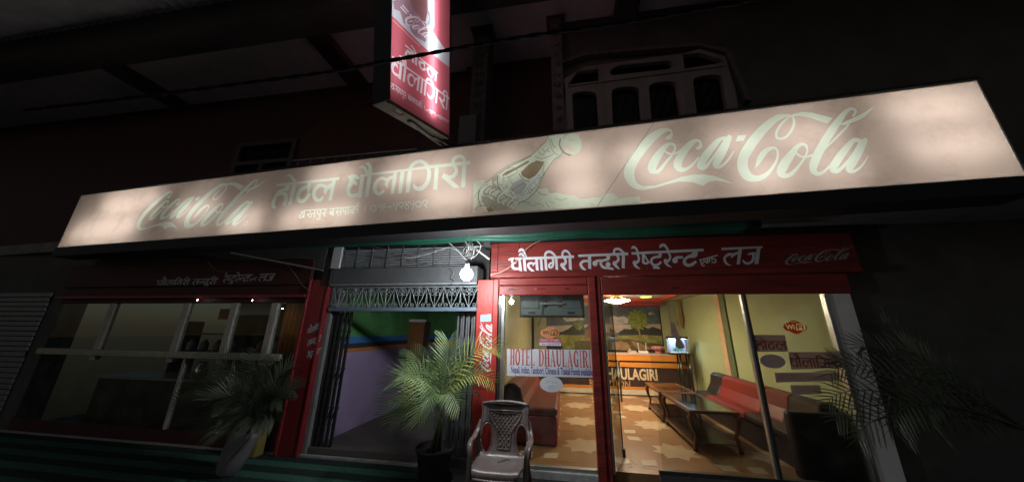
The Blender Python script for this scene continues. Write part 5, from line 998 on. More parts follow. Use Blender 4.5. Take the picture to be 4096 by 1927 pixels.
for y0, y1, m in ((2.56, 3.02, M_sdk), (1.30, 2.555, M_sred), (0.28, 1.295, M_sdk)):
    q = MB(); q.box(2.50, XR-0.25, y0, y1, 0.30, 0.40); q.build('seat_section', m, s2, bevel=0.03)
q = MB(); q.box(2.54, XR-0.05, 0.30, 3.0, 0.01, 0.299); q.build('base', M_sdk, s2, bevel=0.02)
q = MB(); q.box(2.42, XR-0.04, 0.16, 0.275, 0.01, 0.66); q.build('end_panel', M_sdk, s2, bevel=0.03)
# coffee tables with slatted shelf and curved legs
M_tw = mat('table_wood', (0.12, 0.05, 0.02), 0.3, 0.3, 3, 0.05, 30, stretch=(1, 0.2, 1)); M_tg = mat('table_black_glass', (0.010, 0.010, 0.012), 0.04, spec=0.9); M_ts = mat('slat_dark', (0.085, 0.055, 0.05), 0.2, 0.2, 6)
def table(label, x0, x1, y0, y1, zt):
    t = thing('coffee_table', label, 'table', ((x0+x1)/2, (y0+y1)/2, 0), group='dark low tables in front of the right sofa')
    q = MB(); q.box(x0+0.06, x1-0.06, y0+0.06, y1-0.06, zt-0.012, zt+0.001); q.build('glass_top', M_tg, t)
    for a in ((x0, x0+0.058, y0, y1), (x1-0.058, x1, y0, y1), (x0+0.059, x1-0.059, y0, y0+0.058), (x0+0.059, x1-0.059, y1-0.058, y1)):
        q = MB(); q.box(a[0], a[1], a[2], a[3], zt-0.035, zt+0.004); q.build('top_rail', M_tw, t, bevel=0.005)
    for sx in (0, 1):
        for sy in (0, 1):
            xx = (x0+0.05, x1-0.05)[sx]; yy = (y0+0.06, y1-0.06)[sy]; o = -1 if sx == 0 else 1
            q = MB(); q.tube([(xx, yy, zt-0.036), (xx+o*0.035, yy, zt-0.10), (xx+o*0.02, yy, zt-0.20), (xx-o*0.015, yy, zt-0.30), (xx+o*0.0, yy, zt-0.40), (xx+o*0.02, yy, 0.004)], [0.034, 0.036, 0.026, 0.020, 0.022, 0.030], 8); q.build('leg', M_tw, t, smooth=True)
    for xx in (x0+0.02, x1-0.05): q = MB(); q.box(xx, xx+0.03, y0+0.03, y1-0.03, 0.07, 0.10); q.build('shelf_rail', M_tw, t)
    n = int((y1-y0)/0.05)
    for k in range(n): q = MB(); yy = y0+0.05+k*(y1-y0-0.1)/(n-1); q.box(x0+0.03, x1-0.03, yy-0.012, yy+0.012, 0.101, 0.115); q.build('slat', M_ts, t)
table('dark low table with curved wooden legs and slatted shelf, nearer of the two', 1.60, 2.22, 0.80, 2.08, 0.49)
table('dark low table nearer the reception counter, behind the other table', 1.58, 2.20, 2.12, 3.12, 0.49)

# ================================================================ FRONT: BULB, WIRES
BP = onY(1867, 1097, -0.80)
lb = thing('light_bulb', 'bare white light bulb shining below the canopy beside the red pillar', 'lamp', BP)
q = MB(); q.lathe([(0.001, -0.07), (0.03, -0.064), (0.055, -0.044), (0.069, -0.012), (0.069, 0.012), (0.055, 0.044), (0.036, 0.062), (0.024, 0.073), (0.001, 0.074)], 24, BP); q.build('globe', emit('bulb_glow', (0.93, 0.97, 1.0), 400.0), lb, smooth=True)
q = MB(); q.lathe([(0.024, 0.074), (0.026, 0.12), (0.016, 0.14), (0.001, 0.141)], 14, BP); q.build('holder', M_case, lb, smooth=True)
q = MB(); q.tube([BP+Vector((0, 0, 0.14)), BP+Vector((0.01, 0.03, 0.25)), BP+Vector((0.0, 0.05, 0.42)), Vector((BP.x-0.02, BP.y+0.06, 2.70))], 0.005, 6); q.build('flex', mat('white_cable', (0.6, 0.6, 0.58), 0.5), lb)
def curve_px(pts, Y, n=5):
    w = [tuple(onY(x, y, (Y if not isinstance(Y, (list, tuple)) else Y[i]))) for i, (x, y) in enumerate(pts)]; return cr_sample(w, n)
M_wc = MATS['white_cable']; M_gc = mat('grey_cable', (0.16, 0.16, 0.16), 0.6)
for lab, pts, Y, r, m in (('white wire looping from the awning to the lamp holder', [(1786, 962), (1830, 1000), (1855, 1030), (1868, 1040)], -0.2, 0.005, M_wc),
    ('white wire sagging along the bar grille to the bulb', [(1600, 1028), (1640, 1030), (1700, 1018), (1760, 1000), (1800, 990), (1850, 1012)], -0.08, 0.0045, M_wc),
    ('pale wire loop right of the wire tangle', [(1870, 1032), (1900, 1025), (1922, 990), (1915, 968), (1895, 962)], -0.14, 0.005, M_wc),
    ('thin dark wire crossing the bar grille from upper left', [(1500, 985), (1560, 1010), (1640, 1040), (1730, 1060)], -0.09, 0.004, M_gc),
    ('second dark wire running across the bar grille', [(1440, 1030), (1560, 1035), (1680, 1055), (1770, 1068)], -0.10, 0.004, M_gc),
    ('pale wire arching from the awning over the red fascia lettering', [(1960, 1098), (2010, 1085), (2065, 1045), (2100, 1000), (2145, 968), (2205, 950)], -0.12, 0.0045, mat('cream_cable', (0.50, 0.42, 0.34), 0.5)),
    ('grey wire hanging in a loop under the canopy at the left shop', [(830, 1040), (850, 1070), (890, 1085), (930, 1080)], -0.2, 0.004, M_gc),
    ('thin wire dropping from the rod to the dark red column', [(1150, 1060), (1180, 1095), (1210, 1140), (1240, 1160)], -0.15, 0.004, M_gc),
    ('grey wire curl hanging left of the bulb', [(1800, 1075), (1815, 1090), (1805, 1110), (1820, 1120), (1805, 1135)], -0.14, 0.004, M_gc)):
    q = MB(); q.tube(curve_px(pts, Y), r, 6); tag(q.build('wire', m, smooth=True), lab, 'wire', 'loose wires under the canopy')
tg = thing('wire_tangle', 'tangled bundle of grey wires under the canopy above the bulb', 'wires', onY(1880, 995, -0.1)); c0 = onY(1880, 1000, -0.1)
random.seed(11)
for k in range(14):
    pts = [c0+Vector((random.gauss(0, 0.055), random.gauss(0, 0.03), random.gauss(0, 0.065))) for _ in range(7)]; q = MB(); q.tube([Vector(p) for p in cr_sample([tuple(p) for p in pts], 5)], 0.004, 5); q.build('strand', (M_gc, M_wc, M_iron)[k % 3], tg, smooth=True)
q = MB(); q.bar(onY(1848, 955, -0.1), onY(1958, 1037, -0.06), 0.035, 0.02); tag(q.build('conduit_strip', mat('pvc_white', (0.55, 0.55, 0.54), 0.5, 0.1, 10)), 'white plastic conduit strip slanting down to the red fascia', 'conduit')
q = MB(); q.tube([onY(925, 1010, -0.5), onY(1292, 1080, -0.2)], 0.016, 8); tag(q.build('metal_rod', M_steel), 'grey metal rod slanting under the canopy over the left shop', 'rod')
# overhead cable, two strands twisted together
oc = thing('overhead_cable', 'thick black twisted cable crossing in front of the hanging sign', 'cable', (-1.4, -2.4, 4.2))
base = cr_sample([tuple(onY(x, y, -2.4)) for x, y in ((100, 440), (500, 395), (952, 337), (1321, 288), (1550, 245), (1800, 199), (2100, 148), (2500, 90), (2900, 20), (3500, -80))], 26)
for s in (0, math.pi):
    q = MB(); q.tube([(x+0.0, y+0.005*math.cos(i*0.55+s), z+0.005*math.sin(i*0.55+s)) for i, (x, y, z) in enumerate(base)], 0.0105, 6); q.build('strand', mat('cable_black', (0.008, 0.008, 0.009), 0.95, spec=0.1), oc, smooth=True)

# ================================================================ PLASTIC CHAIR
CX, GZ = -0.655, -0.087
ch = thing('plastic_chair', 'brown grey moulded plastic armchair with lattice back in front of the red pillar', 'chair', (CX, -0.75, GZ))
M_pl = mat('brown_plastic', (0.165, 0.13, 0.12), 0.34, 0.25, 10, 0.08, 60, spec=0.5, dirt=((0.10, 0.075, 0.07), 6, 0.58))
zT = onY(2010, 1609, -0.50).z; zS = 0.30
# side profile of the one-piece shell, front lip -> seat -> back top: (y, z)
prof = cr_sample([(-1.005, zS-0.055), (-1.00, zS-0.012), (-0.955, zS+0.004), (-0.83, zS-0.008), (-0.70, zS-0.012), (-0.635, zS+0.012), (-0.60, zS+0.075), (-0.575, zS+0.18), (-0.545, zS+0.30), (-0.50, zT)], 8)
cum = [0.0]
for i in range(1, len(prof)): cum.append(cum[-1]+math.hypot(prof[i][0]-prof[i-1][0], prof[i][1]-prof[i-1][1]))
SL = cum[-1]; S_seat = cum[40]                            # S_seat: where the seat turns up into the back
def shell(u, s, out=0.0):
    s = min(max(s, 0.0), SL-1e-6); i = max(k for k in range(len(cum)) if cum[k] <= s); j = min(i+1, len(cum)-1); t = (s-cum[i])/max(1e-9, cum[j]-cum[i])
    y = prof[i][0]+(prof[j][0]-prof[i][0])*t; z = prof[i][1]+(prof[j][1]-prof[i][1])*t; ty, tz = prof[j][0]-prof[i][0], prof[j][1]-prof[i][1]; l = math.hypot(ty, tz) or 1
    k = (u/0.25)**2; bk = min(1, max(0, (s-S_seat)/0.12)); y += -0.05*k*bk; z += 0.022*k*k*(1-bk)*min(1, s/0.1)
    return Vector((CX+u, y-tz/l*out, z+ty/l*out))
def halfw(s):
    pts_ = [(0, 0.195), (0.05, 0.215), (0.2, 0.25), (S_seat, 0.272), (S_seat+0.12, 0.276), (S_seat+0.24, 0.250), (SL-0.10, 0.235), (SL, 0.245)]
    for (a, wa), (b, wb) in zip(pts_, pts_[1:]):
        if s <= b: return wa+(wb-wa)*(s-a)/(b-a)
    return pts_[-1][1]
NS = 40
outl = [(halfw(SL*k/NS), SL*k/NS) for k in range(NS+1)]+[(-halfw(SL*k/NS), SL*k/NS) for k in range(NS, -1, -1)]
hc = S_seat+0.145
ov_ = lambda sg_: [(sg_*(0.180+(0.060+0.010*math.sin(t))*math.cos(t)), hc+0.135*math.sin(t)) for t in [k*2*math.pi/28 for k in range(28)]]
holes_ = [ov_(1), ov_(-1)]
gridp = [[(u*0.04-0.002, s_*SL/44), (u*0.04+0.002, s_*SL/44), (u*0.04, s_*SL/44+0.002)] for u in range(-6, 7) for s_ in range(1, 44) if abs(u*0.04) < halfw(s_*SL/44)-0.012 and all(((abs(u*0.04)-0.180)/0.084)**2+((s_*SL/44-hc)/0.15)**2 > 1 for _ in (0,))]
v, res = cdt([(0, [outl]), (2, gridp), (1, holes_)])
q = MB(); fs_all = res[0]+res.get(2, []); ids = {}
for f in fs_all:
    for i in f: ids.setdefault(i, len(ids))
q.v = [tuple(shell(v[i].x, v[i].y)) for i in ids]; q.f = [tuple(ids[i] for i in f) for f in fs_all]; q.m = [0]*len(q.f)
o = q.build('seat_shell', M_pl, ch, smooth=True); md = o.modifiers.new('s', 'SOLIDIFY'); md.thickness = 0.011; md.offset = 0
q = MB(); q.tube([shell(0.248*(j/8-1), SL)+Vector((0, 0, 0.016*(1-(j/8-1)**2)-0.004)) for j in range(17)], 0.017, 8); q.build('top_rim', M_pl, ch, smooth=True)
q = MB(); q.tube([shell(0.195*(j/8-1), 0.004)+Vector((0, -0.004-0.02*(1-(j/8-1)**2), 0)) for j in range(17)], 0.012, 8); q.build('front_lip', M_pl, ch, smooth=True)
for h in holes_:
    q = MB(); q.tube([shell(u, s_, 0.0) for u, s_ in h+[h[0]]], 0.009, 6); q.build('opening_rim', M_pl, ch, smooth=True)
for sg_ in (-1, 1):
    q = MB(); q.tube([shell(sg_*halfw(s_), s_) for s_ in [S_seat-0.05+(SL-S_seat+0.05)*k/16 for k in range(17)]], 0.010, 6); q.build('side_rim', M_pl, ch, smooth=True)
def latw(s_):
    t = (s_-(S_seat+0.06))/(SL-0.075-S_seat-0.06); return 0.062+0.02*t if t < 0.45 else 0.071+0.10*min(1, (t-0.45)/0.4)
q = MB(); n_r = 12
for i in range(n_r):                                     # raised diamond pads of the lattice
    s_ = S_seat+0.085+(SL-0.10-S_seat-0.085)*i/(n_r-1); w = latw(s_)-0.012
    for j in range(-5, 6):
        u = (j+(0.5 if i % 2 else 0))*0.040
        if abs(u) > w: continue
        a, b, c, d = [shell(u+dx, s_+dz, 0.006) for dx, dz in ((-0.0185, 0), (0, -0.028), (0.0185, 0), (0, 0.028))]
        q.add([a, b, c, d, shell(u, s_, 0.018)], [(0, 1, 4), (1, 2, 4), (2, 3, 4), (3, 0, 4)])
lt = q.build('lattice_pads', M_pl, ch); lt['kind'] = 'stuff'
ss_ = [S_seat+0.055+(SL-0.065-S_seat-0.055)*k/14 for k in range(15)]
q = MB(); rim = [shell(-latw(x), x, 0.009) for x in ss_]+[shell(latw(x), x, 0.009) for x in ss_[::-1]]; q.tube(rim+[rim[0]], 0.006, 6); q.build('lattice_rim', M_pl, ch, smooth=True)
for s in (-1, 1):
    arm = [(CX+s*0.243, -0.575, zS+0.30), (CX+s*0.268, -0.62, zS+0.225), (CX+s*0.282, -0.70, zS+0.185), (CX+s*0.285, -0.80, zS+0.175), (CX+s*0.275, -0.87, zS+0.14), (CX+s*0.262, -0.895, zS+0.02), (CX+s*0.265, -0.93, GZ+0.002)]
    ss = [Vector(p) for p in cr_sample(arm, 5)]; L = []
    for i, p in enumerate(ss):
        tdir = (ss[min(len(ss)-1, i+1)]-ss[max(0, i-1)]).normalized(); o = Vector((s, 0, 0)); o = (o-tdir*o.dot(tdir)).normalized(); nrm = tdir.cross(o)
        L.append([p-o*0.024+nrm*0.006, p-o*0.012-nrm*0.002, p+nrm*-0.004, p+o*0.012-nrm*0.002, p+o*0.024+nrm*0.006])
    q = MB(); n_ = 5; q.add([p for r in L for p in r], [(i*n_+j, i*n_+j+1, (i+1)*n_+j+1, (i+1)*n_+j) for i in range(len(L)-1) for j in range(n_-1)])
    o = q.build('armrest', M_pl, ch, smooth=True); md = o.modifiers.new('s', 'SOLIDIFY'); md.thickness = 0.013; md.offset = 0
    q = MB(); q.tube([(CX+s*0.235, -0.63, zS), (CX+s*0.255, -0.55, (zS+GZ)/2), (CX+s*0.27, -0.49, GZ+0.001)], [0.024, 0.021, 0.02], 8); q.build('rear_leg', M_pl, ch, smooth=True)
q = MB(); q.tube([shell(u, s_, 0.007) for u, s_ in cr_sample([(-0.03, 0.30), (0.0, 0.33), (0.03, 0.36), (0.055, 0.375), (0.07, 0.36)], 4)], 0.004, 5); q.build('crack', M_black, ch)

# ================================================================ PALMS
def leafmat(name, col, back):
    if name in MATS: return MATS[name]
    m = bpy.data.materials.new(name); m.use_nodes = True; nt = m.node_tree; N = nt.nodes; L = nt.links; b = N['Principled BSDF']; b.inputs['Roughness'].default_value = 0.42
    tc = N.new('ShaderNodeTexCoord'); nz = N.new('ShaderNodeTexNoise'); nz.inputs['Scale'].default_value = 6; L.new(tc.outputs['Object'], nz.inputs[0])
    r = N.new('ShaderNodeValToRGB'); r.color_ramp.elements[0].position = 0.35; r.color_ramp.elements[1].position = 0.7; r.color_ramp.elements[0].color = (*col, 1); r.color_ramp.elements[1].color = (*back, 1); L.new(nz.outputs[0], r.inputs[0]); L.new(r.outputs[0], b.inputs['Base Color'])
    t = N.new('ShaderNodeBsdfTranslucent'); L.new(r.outputs[0], t.inputs[0]); mx = N.new('ShaderNodeMixShader'); mx.inputs[0].default_value = 0.3; o = N['Material Output']; L.new(b.outputs[0], mx.inputs[1]); L.new(t.outputs[0], mx.inputs[2]); L.new(mx.outputs[0], o.inputs[0]); MATS[name] = m; return m
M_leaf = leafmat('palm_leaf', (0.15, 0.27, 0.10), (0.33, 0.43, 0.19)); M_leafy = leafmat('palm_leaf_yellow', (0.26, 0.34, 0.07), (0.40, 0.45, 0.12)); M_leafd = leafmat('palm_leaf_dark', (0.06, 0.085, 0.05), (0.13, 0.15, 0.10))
def frond(base, ctrl, tip, ll, parent, m, n=16, wid=0.0155, N0=Vector((0, -0.8, 0.6)), droop=0.14, rnd=random):
    base, ctrl, tip = Vector(base), Vector(ctrl), Vector(tip); q = MB()
    P = lambda t: base*(1-t)**2+ctrl*(2*t*(1-t))+tip*t*t
    T = lambda t: ((ctrl-base)*(1-t)+(tip-ctrl)*t).normalized()
    q.tube([P(k/14) for k in range(15)], [0.009*(1-0.85*k/14) for k in range(15)], 5)
    for k in range(n):
        t = 0.14+0.86*(k+0.5)/n; p, d = P(t), T(t); nn = (N0-d*N0.dot(d)).normalized(); side = d.cross(nn)
        le = ll*(0.5+0.5*math.sin(math.pi*min(1, 0.22+0.62*t)))*(1-0.35*max(0, t-0.85)/0.15)
        for s in (-1, 1):
            l = le*(0.85+0.3*rnd.random()); dirn = (side*s*(0.95-0.35*t)+d*(0.55+0.5*t)+nn*(0.25+0.15*rnd.random())).normalized()
            g = Vector((0, 0, -1)); pts = [p+dirn*(l*f)+g*(droop*l*f*f*(0.7+0.6*rnd.random())) for f in (0, 0.35, 0.7, 1.0)]
            wv = d*(wid*0.5); fold = nn*(wid*0.25)
            q.add([pts[0]-wv*0.6, pts[0]+wv*0.6, pts[1]-wv+fold, pts[1]+wv, pts[2]-wv*0.8+fold, pts[2]+wv*0.8, pts[3]], [(0, 1, 3, 2), (2, 3, 5, 4), (4, 5, 6)])
    return q.build('frond', m, parent)
def lathe_pot(t, C, prof, m, nm='pot', tilt=None): q = MB(); q.lathe(prof, 28, C, axis=tilt); return q.build(nm, m, t, smooth=True)
random.seed(5)
PC = onY(1768, 1600, -0.34); gx = PC.x
pt_ = thing('potted_palm', 'green areca palm in a black pot beside the red pillar, lit by the bulb', 'potted plant', (gx-0.03, -0.36, GZ))
lathe_pot(pt_, (gx-0.03, -0.36, GZ), [(0.001, 0.002), (0.13, 0.002), (0.15, 0.03), (0.19, 0.30), (0.215, 0.32), (0.215, 0.345), (0.19, 0.345), (0.18, 0.30), (0.001, 0.29)], mat('black_pot', (0.02, 0.02, 0.02), 0.45, 0.2, 8))
lathe_pot(pt_, (gx-0.03, -0.36, GZ+0.292), [(0.001, 0.012), (0.09, 0.012), (0.178, 0.0)], mat('dark_soil', (0.03, 0.024, 0.018), 0.95, 0.4, 30, 0.6, 80), 'soil')
for k in range(6):
    a = k*1.05; q = MB(); q.tube([(gx-0.03+0.05*math.cos(a), -0.36+0.05*math.sin(a), GZ+0.3), (gx+0.02*math.cos(a), -0.35+0.02*math.sin(a), 0.45), (PC.x+0.015*math.cos(a), PC.y+0.015*math.sin(a), PC.z+0.06)], [0.018, 0.014, 0.010], 7); q.build('stem', mat('palm_stem', (0.09, 0.10, 0.05), 0.6, 0.3, 20), pt_, smooth=True)
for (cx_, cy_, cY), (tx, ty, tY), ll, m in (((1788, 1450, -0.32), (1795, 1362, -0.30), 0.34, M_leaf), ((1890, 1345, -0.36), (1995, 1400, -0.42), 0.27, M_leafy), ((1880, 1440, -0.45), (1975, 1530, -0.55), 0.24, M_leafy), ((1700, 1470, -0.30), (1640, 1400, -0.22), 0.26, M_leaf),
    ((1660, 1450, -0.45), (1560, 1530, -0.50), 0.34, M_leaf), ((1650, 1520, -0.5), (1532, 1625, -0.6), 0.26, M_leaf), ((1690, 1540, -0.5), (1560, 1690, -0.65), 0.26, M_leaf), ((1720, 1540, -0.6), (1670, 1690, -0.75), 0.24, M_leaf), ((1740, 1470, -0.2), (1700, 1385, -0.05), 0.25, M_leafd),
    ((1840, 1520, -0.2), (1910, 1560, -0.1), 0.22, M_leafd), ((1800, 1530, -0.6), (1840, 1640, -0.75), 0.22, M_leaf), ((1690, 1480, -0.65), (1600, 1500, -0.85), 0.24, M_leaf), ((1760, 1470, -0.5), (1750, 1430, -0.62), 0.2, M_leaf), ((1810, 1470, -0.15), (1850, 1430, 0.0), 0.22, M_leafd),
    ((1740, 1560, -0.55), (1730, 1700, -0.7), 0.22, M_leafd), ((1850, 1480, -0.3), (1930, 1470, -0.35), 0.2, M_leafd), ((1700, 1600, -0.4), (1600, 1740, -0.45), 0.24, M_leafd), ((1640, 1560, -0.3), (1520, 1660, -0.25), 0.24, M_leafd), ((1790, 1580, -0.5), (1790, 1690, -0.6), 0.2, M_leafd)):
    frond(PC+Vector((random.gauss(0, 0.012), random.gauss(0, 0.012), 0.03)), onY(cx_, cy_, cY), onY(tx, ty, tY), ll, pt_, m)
# dark palm in a pale pot before the left shop
L0 = onY(985, 1640, -0.55)
pl2 = thing('potted_palm', 'dark bushy palm in a tall pale pot before the left shop window', 'potted plant', (L0.x, -0.55, -0.1))
lp0 = onZ(858, 1915, -0.085)
tilt = Matrix.Rotation(math.radians(17), 3, 'Y')
lathe_pot(pl2, (lp0.x, lp0.y+0.12, -0.07), [(0.001, 0.002), (0.09, 0.002), (0.11, 0.03), (0.135, 0.20), (0.14, 0.40), (0.135, 0.47), (0.12, 0.47), (0.12, 0.42), (0.001, 0.40)], mat('pale_pot', (0.20, 0.185, 0.20), 0.7, 0.15, 6, 0.2, 40), tilt=tilt)
pc2 = Vector((lp0.x+0.16, lp0.y+0.14, 0.42))
for k in range(5):
    a = k*1.26; q = MB(); q.tube([(lp0.x+0.11+0.04*math.cos(a), lp0.y+0.12+0.04*math.sin(a), 0.30), pc2+Vector((0.02*math.cos(a), 0.02*math.sin(a), 0.12))], [0.016, 0.011], 7); q.build('stem', MATS['palm_stem'], pl2, smooth=True)
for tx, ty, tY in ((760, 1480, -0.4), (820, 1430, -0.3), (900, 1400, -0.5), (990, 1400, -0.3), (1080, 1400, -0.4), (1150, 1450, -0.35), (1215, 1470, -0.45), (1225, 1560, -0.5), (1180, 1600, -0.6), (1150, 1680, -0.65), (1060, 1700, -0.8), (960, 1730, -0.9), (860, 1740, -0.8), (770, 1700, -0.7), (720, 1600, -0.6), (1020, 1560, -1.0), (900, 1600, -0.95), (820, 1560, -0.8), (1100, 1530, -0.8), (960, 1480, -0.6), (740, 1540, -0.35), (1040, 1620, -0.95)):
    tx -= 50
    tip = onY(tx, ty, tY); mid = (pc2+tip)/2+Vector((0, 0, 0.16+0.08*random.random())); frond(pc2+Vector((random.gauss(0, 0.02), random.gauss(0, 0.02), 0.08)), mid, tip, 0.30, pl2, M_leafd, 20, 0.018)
# palm reaching in at the right edge
pr_ = thing('potted_palm', 'dark palm reaching in at the right edge before the glass front', 'potted plant', (3.72, -0.62, GZ))
lathe_pot(pr_, (3.72, -0.62, GZ), [(0.001, 0.002), (0.12, 0.002), (0.15, 0.03), (0.19, 0.32), (0.21, 0.34), (0.19, 0.36), (0.17, 0.32), (0.001, 0.31)], MATS['black_pot'])
pc3 = Vector((3.72, -0.62, 0.75))
for k in range(4): a = k*1.57; q = MB(); q.tube([(3.72+0.05*math.cos(a), -0.62+0.05*math.sin(a), GZ+0.3), pc3+Vector((0.01*math.cos(a), 0.01*math.sin(a), 0.02))], [0.017, 0.011], 7); q.build('stem', MATS['palm_stem'], pr_, smooth=True)
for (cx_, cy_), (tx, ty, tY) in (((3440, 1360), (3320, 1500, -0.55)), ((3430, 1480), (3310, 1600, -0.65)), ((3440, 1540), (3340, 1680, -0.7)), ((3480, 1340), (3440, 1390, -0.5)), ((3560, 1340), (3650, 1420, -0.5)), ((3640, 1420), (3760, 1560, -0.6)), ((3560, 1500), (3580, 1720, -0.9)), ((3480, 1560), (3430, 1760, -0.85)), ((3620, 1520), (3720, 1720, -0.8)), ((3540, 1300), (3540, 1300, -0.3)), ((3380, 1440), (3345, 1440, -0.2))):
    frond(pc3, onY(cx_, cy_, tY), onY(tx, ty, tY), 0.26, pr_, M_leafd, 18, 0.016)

# ================================================================ LEFT SHOP
ls = thing('left_shopfront', 'unlit red framed shopfront with pale window posts left of the dark red column', 'shopfront', (-5.6, 0, 0))
M_post = mat('pale_post_paint', (0.46, 0.43, 0.38), 0.6, 0.2, 10)
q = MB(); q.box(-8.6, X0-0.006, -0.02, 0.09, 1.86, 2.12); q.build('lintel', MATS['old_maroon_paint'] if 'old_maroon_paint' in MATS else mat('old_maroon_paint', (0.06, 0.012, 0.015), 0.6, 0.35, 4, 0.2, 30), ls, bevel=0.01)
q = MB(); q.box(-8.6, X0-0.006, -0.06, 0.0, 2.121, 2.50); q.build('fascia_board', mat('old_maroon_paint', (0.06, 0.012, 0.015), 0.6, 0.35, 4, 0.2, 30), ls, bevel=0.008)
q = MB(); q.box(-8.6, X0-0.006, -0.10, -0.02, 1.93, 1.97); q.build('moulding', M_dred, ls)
LFP = Plane2((0, -0.06, 0), (1, 0, 0), (0, 0, 1))
a_, b_ = LFP.px(890, 1130), LFP.px(1105, 1092)
flat('lettering', LFP, [(0, fit(neg(F_S[2]+F_S[3]+F_S[4]), a_[0], b_[0], a_[1]-0.02, a_[1]+0.17))], [mat('dull_white', (0.40, 0.42, 0.42))], ls, 0.003)
a_, b_ = LFP.px(720, 1140), LFP.px(880, 1100)
flat('lettering', LFP, [(0, fit(neg(F_S[0]+F_S[1]), a_[0]-0.5, b_[0], a_[1]-0.02, a_[1]+0.15))], [MATS['dull_white']], ls, 0.003)
for px_ in (716, 912, 1078):
    x = onY(px_, 1320, 0.0).x; q = MB(); q.box(x-0.055, x+0.055, -0.01, 0.06, 0.98, 1.858); q.build('window_post', M_post, ls, bevel=0.006)
x = onY(912, 1320, 0.0).x-2.4; q = MB(); q.box(x-0.055, x+0.055, -0.01, 0.06, 0.98, 1.858); q.build('window_post', M_post, ls, bevel=0.006)
zs_ = onY(930, 1423, 0.0).z
q = MB(); q.box(-8.6, X0-0.25, -0.05, 0.08, zs_-0.045, zs_+0.045); q.build('sill', mat('pale_sill', (0.40, 0.38, 0.30), 0.5, 0.2, 8), ls, bevel=0.01)
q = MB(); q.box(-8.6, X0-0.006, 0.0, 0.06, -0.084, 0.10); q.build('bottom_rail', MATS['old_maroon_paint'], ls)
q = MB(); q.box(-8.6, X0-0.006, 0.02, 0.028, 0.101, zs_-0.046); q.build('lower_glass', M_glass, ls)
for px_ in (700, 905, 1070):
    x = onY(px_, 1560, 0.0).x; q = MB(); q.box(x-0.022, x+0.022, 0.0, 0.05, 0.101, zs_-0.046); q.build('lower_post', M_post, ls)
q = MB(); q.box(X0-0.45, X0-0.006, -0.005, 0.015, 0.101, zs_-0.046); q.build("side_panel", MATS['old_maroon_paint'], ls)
dc = thing('display_counter', 'dark display counter with pale edge behind the lower glass of the left shop', 'counter', (-5.8, 0.5, 0))
q = MB(); q.box(-7.8, -4.4, 0.35, 0.85, -0.02, 0.66); q.build('body', mat('counter_dark', (0.05, 0.045, 0.03), 0.4, 0.3, 4), dc)
q = MB(); q.box(-7.85, -4.35, 0.30, 0.90, 0.661, 0.70); q.build('top', mat('counter_edge', (0.36, 0.35, 0.30), 0.3, 0.2, 6), dc, bevel=0.006)
jp = onY(790, 1478, 0.45); jg = thing('steel_jug', 'shiny steel jug standing on the display counter in the left shop', 'jug', (jp.x, 0.5, 0.70))
q = MB(); q.lathe([(0.001, 0.001), (0.07, 0.001), (0.085, 0.03), (0.085, 0.14), (0.055, 0.19), (0.06, 0.24), (0.052, 0.24)], 20, (jp.x, 0.5, 0.70)); q.build('body', mat('bright_steel', (0.7, 0.7, 0.7), 0.15, 0.1, 8, metal=1.0), jg, smooth=True)
q = MB(); q.tube([(jp.x+0.06, 0.5, 0.92), (jp.x+0.13, 0.5, 0.88), (jp.x+0.13, 0.5, 0.80), (jp.x+0.085, 0.5, 0.76)], 0.008, 6); q.build('handle', MATS['bright_steel'], jg, smooth=True)
q = MB(); q.box(-8.6, X0-0.006, 0.02, 0.028, zs_+0.046, 1.858); q.build('glass_pane', M_glass, ls)
pa, pb = onY(945, 1258, 0.35), onY(1082, 1222, 0.35)
q = MB(); q.box(pa.x, pb.x, 0.35, 0.37, pa.z, pb.z+0.1); tag(q.build('notice_board', mat('pale_board', (0.42, 0.45, 0.44), 0.5, 0.1, 8)), 'pale board hanging behind the left shop window', 'board')
q = MB(); w_n = 24; xa, xb = onY(1128, 1300, 0.5).x, onY(1222, 1300, 0.5).x
q.add([(xa+(xb-xa)*i/w_n, 0.5+0.03*math.sin(i*1.3), z) for z in (0.85, 2.0) for i in range(w_n+1)], [(i, i+1, w_n+2+i, w_n+1+i) for i in range(w_n)])
cu = q.build('curtain', mat('orange_curtain', (0.62, 0.25, 0.06), 0.8, 0.15, 5), smooth=True); tag(cu, 'orange curtain at the right end of the left shop window', 'curtain'); md = cu.modifiers.new('s', 'SOLIDIFY'); md.thickness = 0.004
q = MB(); q.box(-8.6, -3.5, 3.0, 3.1, -0.1, 2.6); struct(q.build('left_shop_wall', mat('shop_brown_wall', (0.06, 0.045, 0.038), 0.8, 0.2, 2)))
q = MB(); q.box(-8.6, -3.46, 0.1, 3.0, -0.1, -0.02); struct(q.build('left_shop_floor', M_dark)); q = MB(); q.box(-8.6, -3.46, 0.301, 3.0, 2.5, 2.6); struct(q.build('left_shop_ceiling', M_dark))
sf = thing('shop_shelf', 'dark wooden shelf with goods inside the left shop', 'shelf', (-5.5, 1.2, 0))
for z in (0.55, 1.02, 1.35): q = MB(); q.box(-7.6, -4.5, 1.1, 1.5, z, z+0.025); q.build('board', MATS['dark_wood'], sf)
for x in (-7.6, -6.05, -4.52): q = MB(); q.box(x, x+0.03, 1.1, 1.5, 0.0, 1.6); q.build('upright', MATS['dark_wood'], sf)
random.seed(21)
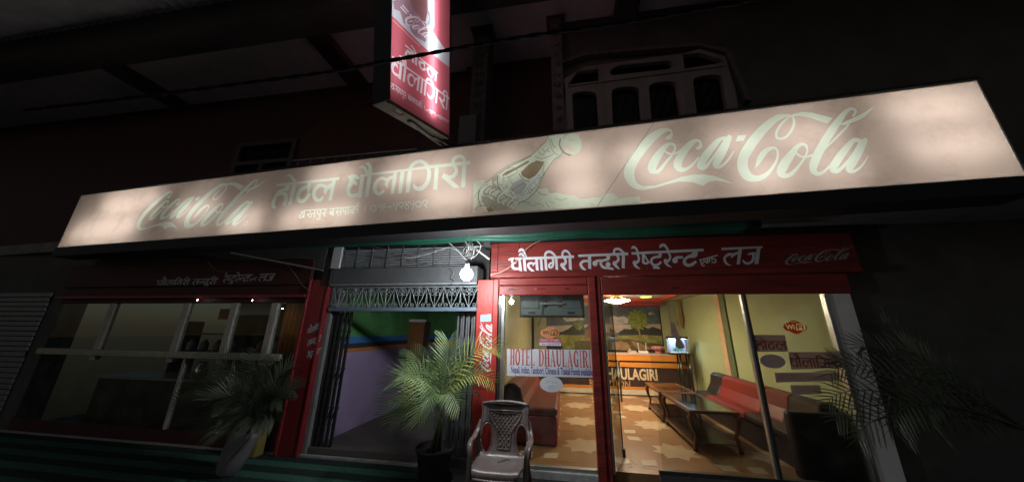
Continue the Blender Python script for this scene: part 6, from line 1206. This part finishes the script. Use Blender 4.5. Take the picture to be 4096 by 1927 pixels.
for k in range(9):
    x = -7.4+k*0.32; c = ((0.45, 0.42, 0.38), (0.20, 0.22, 0.20), (0.40, 0.14, 0.06))[k % 3]
    q = MB(); q.lathe([(0.001, 0.001), (0.06, 0.001), (0.065, 0.02), (0.065, 0.14), (0.03, 0.18), (0.03, 0.21), (0.001, 0.211)], 12, (x, 1.25, 1.046)); t = q.build('jar', mat('jar%d' % (k % 3), c, 0.25), smooth=True)
    tag(t, '%s dim jar from the left on the shelf inside the left shop' % ('first', 'second', 'third', 'fourth', 'fifth', 'sixth', 'seventh', 'eighth', 'ninth')[k], 'jar', 'jars on the left shop shelf')
pa, pb = onY(870, 1276, 0.9), onY(922, 1234, 0.9)
q = MB(); q.box(pa.x, pb.x, 0.9, 0.93, pa.z, pb.z); tag(q.build('orange_panel', mat('orange_panel', (0.52, 0.16, 0.03), 0.6)), 'small orange panel behind the left shop window', 'panel')
for lab, px_, py_, Y in (('tiny white pilot lamp on the left shop lintel, left of the other', 790, 1199, -0.11), ('tiny white pilot lamp on the left shop lintel near the orange curtain', 1009, 1200, -0.11), ('tiny white pilot lamp behind the left shop glass beside the orange curtain', 1130, 1233, 0.3)):
    c = onY(px_, py_, Y); q = MB(); q.lathe([(0.001, -0.009), (0.009, 0), (0.001, 0.009)], 8, c); tag(q.build('pilot_lamp', emit('pilot', (1, 0.95, 0.85), 36.0)), lab, 'lamp', 'tiny lamps of the left shop')
pa, pb = onY(1018, 1745, -0.1), onY(1100, 1705, -0.1)
q = MB(); q.box(-4.35, -3.95, -0.16, -0.03, -0.085, 0.22); yb_ = q.build('yellow_crate', mat('yellow_plastic', (0.28, 0.22, 0.06), 0.5, 0.2, 8), bevel=0.015); tag(yb_, 'yellow plastic crate standing at the foot of the dark red column', 'crate')
# closed shutter shop further left
sd_ = thing('closed_shutter', 'closed grey ribbed rolling shutter at the far left end of the row', 'shutter', (-11, 0, 0))
for k in range(26): q = MB(); q.box(-13.2, -8.9, -0.012, 0.018, -0.08+k*0.082, -0.08+k*0.082+0.076); q.build('slat', M_steel, sd_, bevel=0.012)
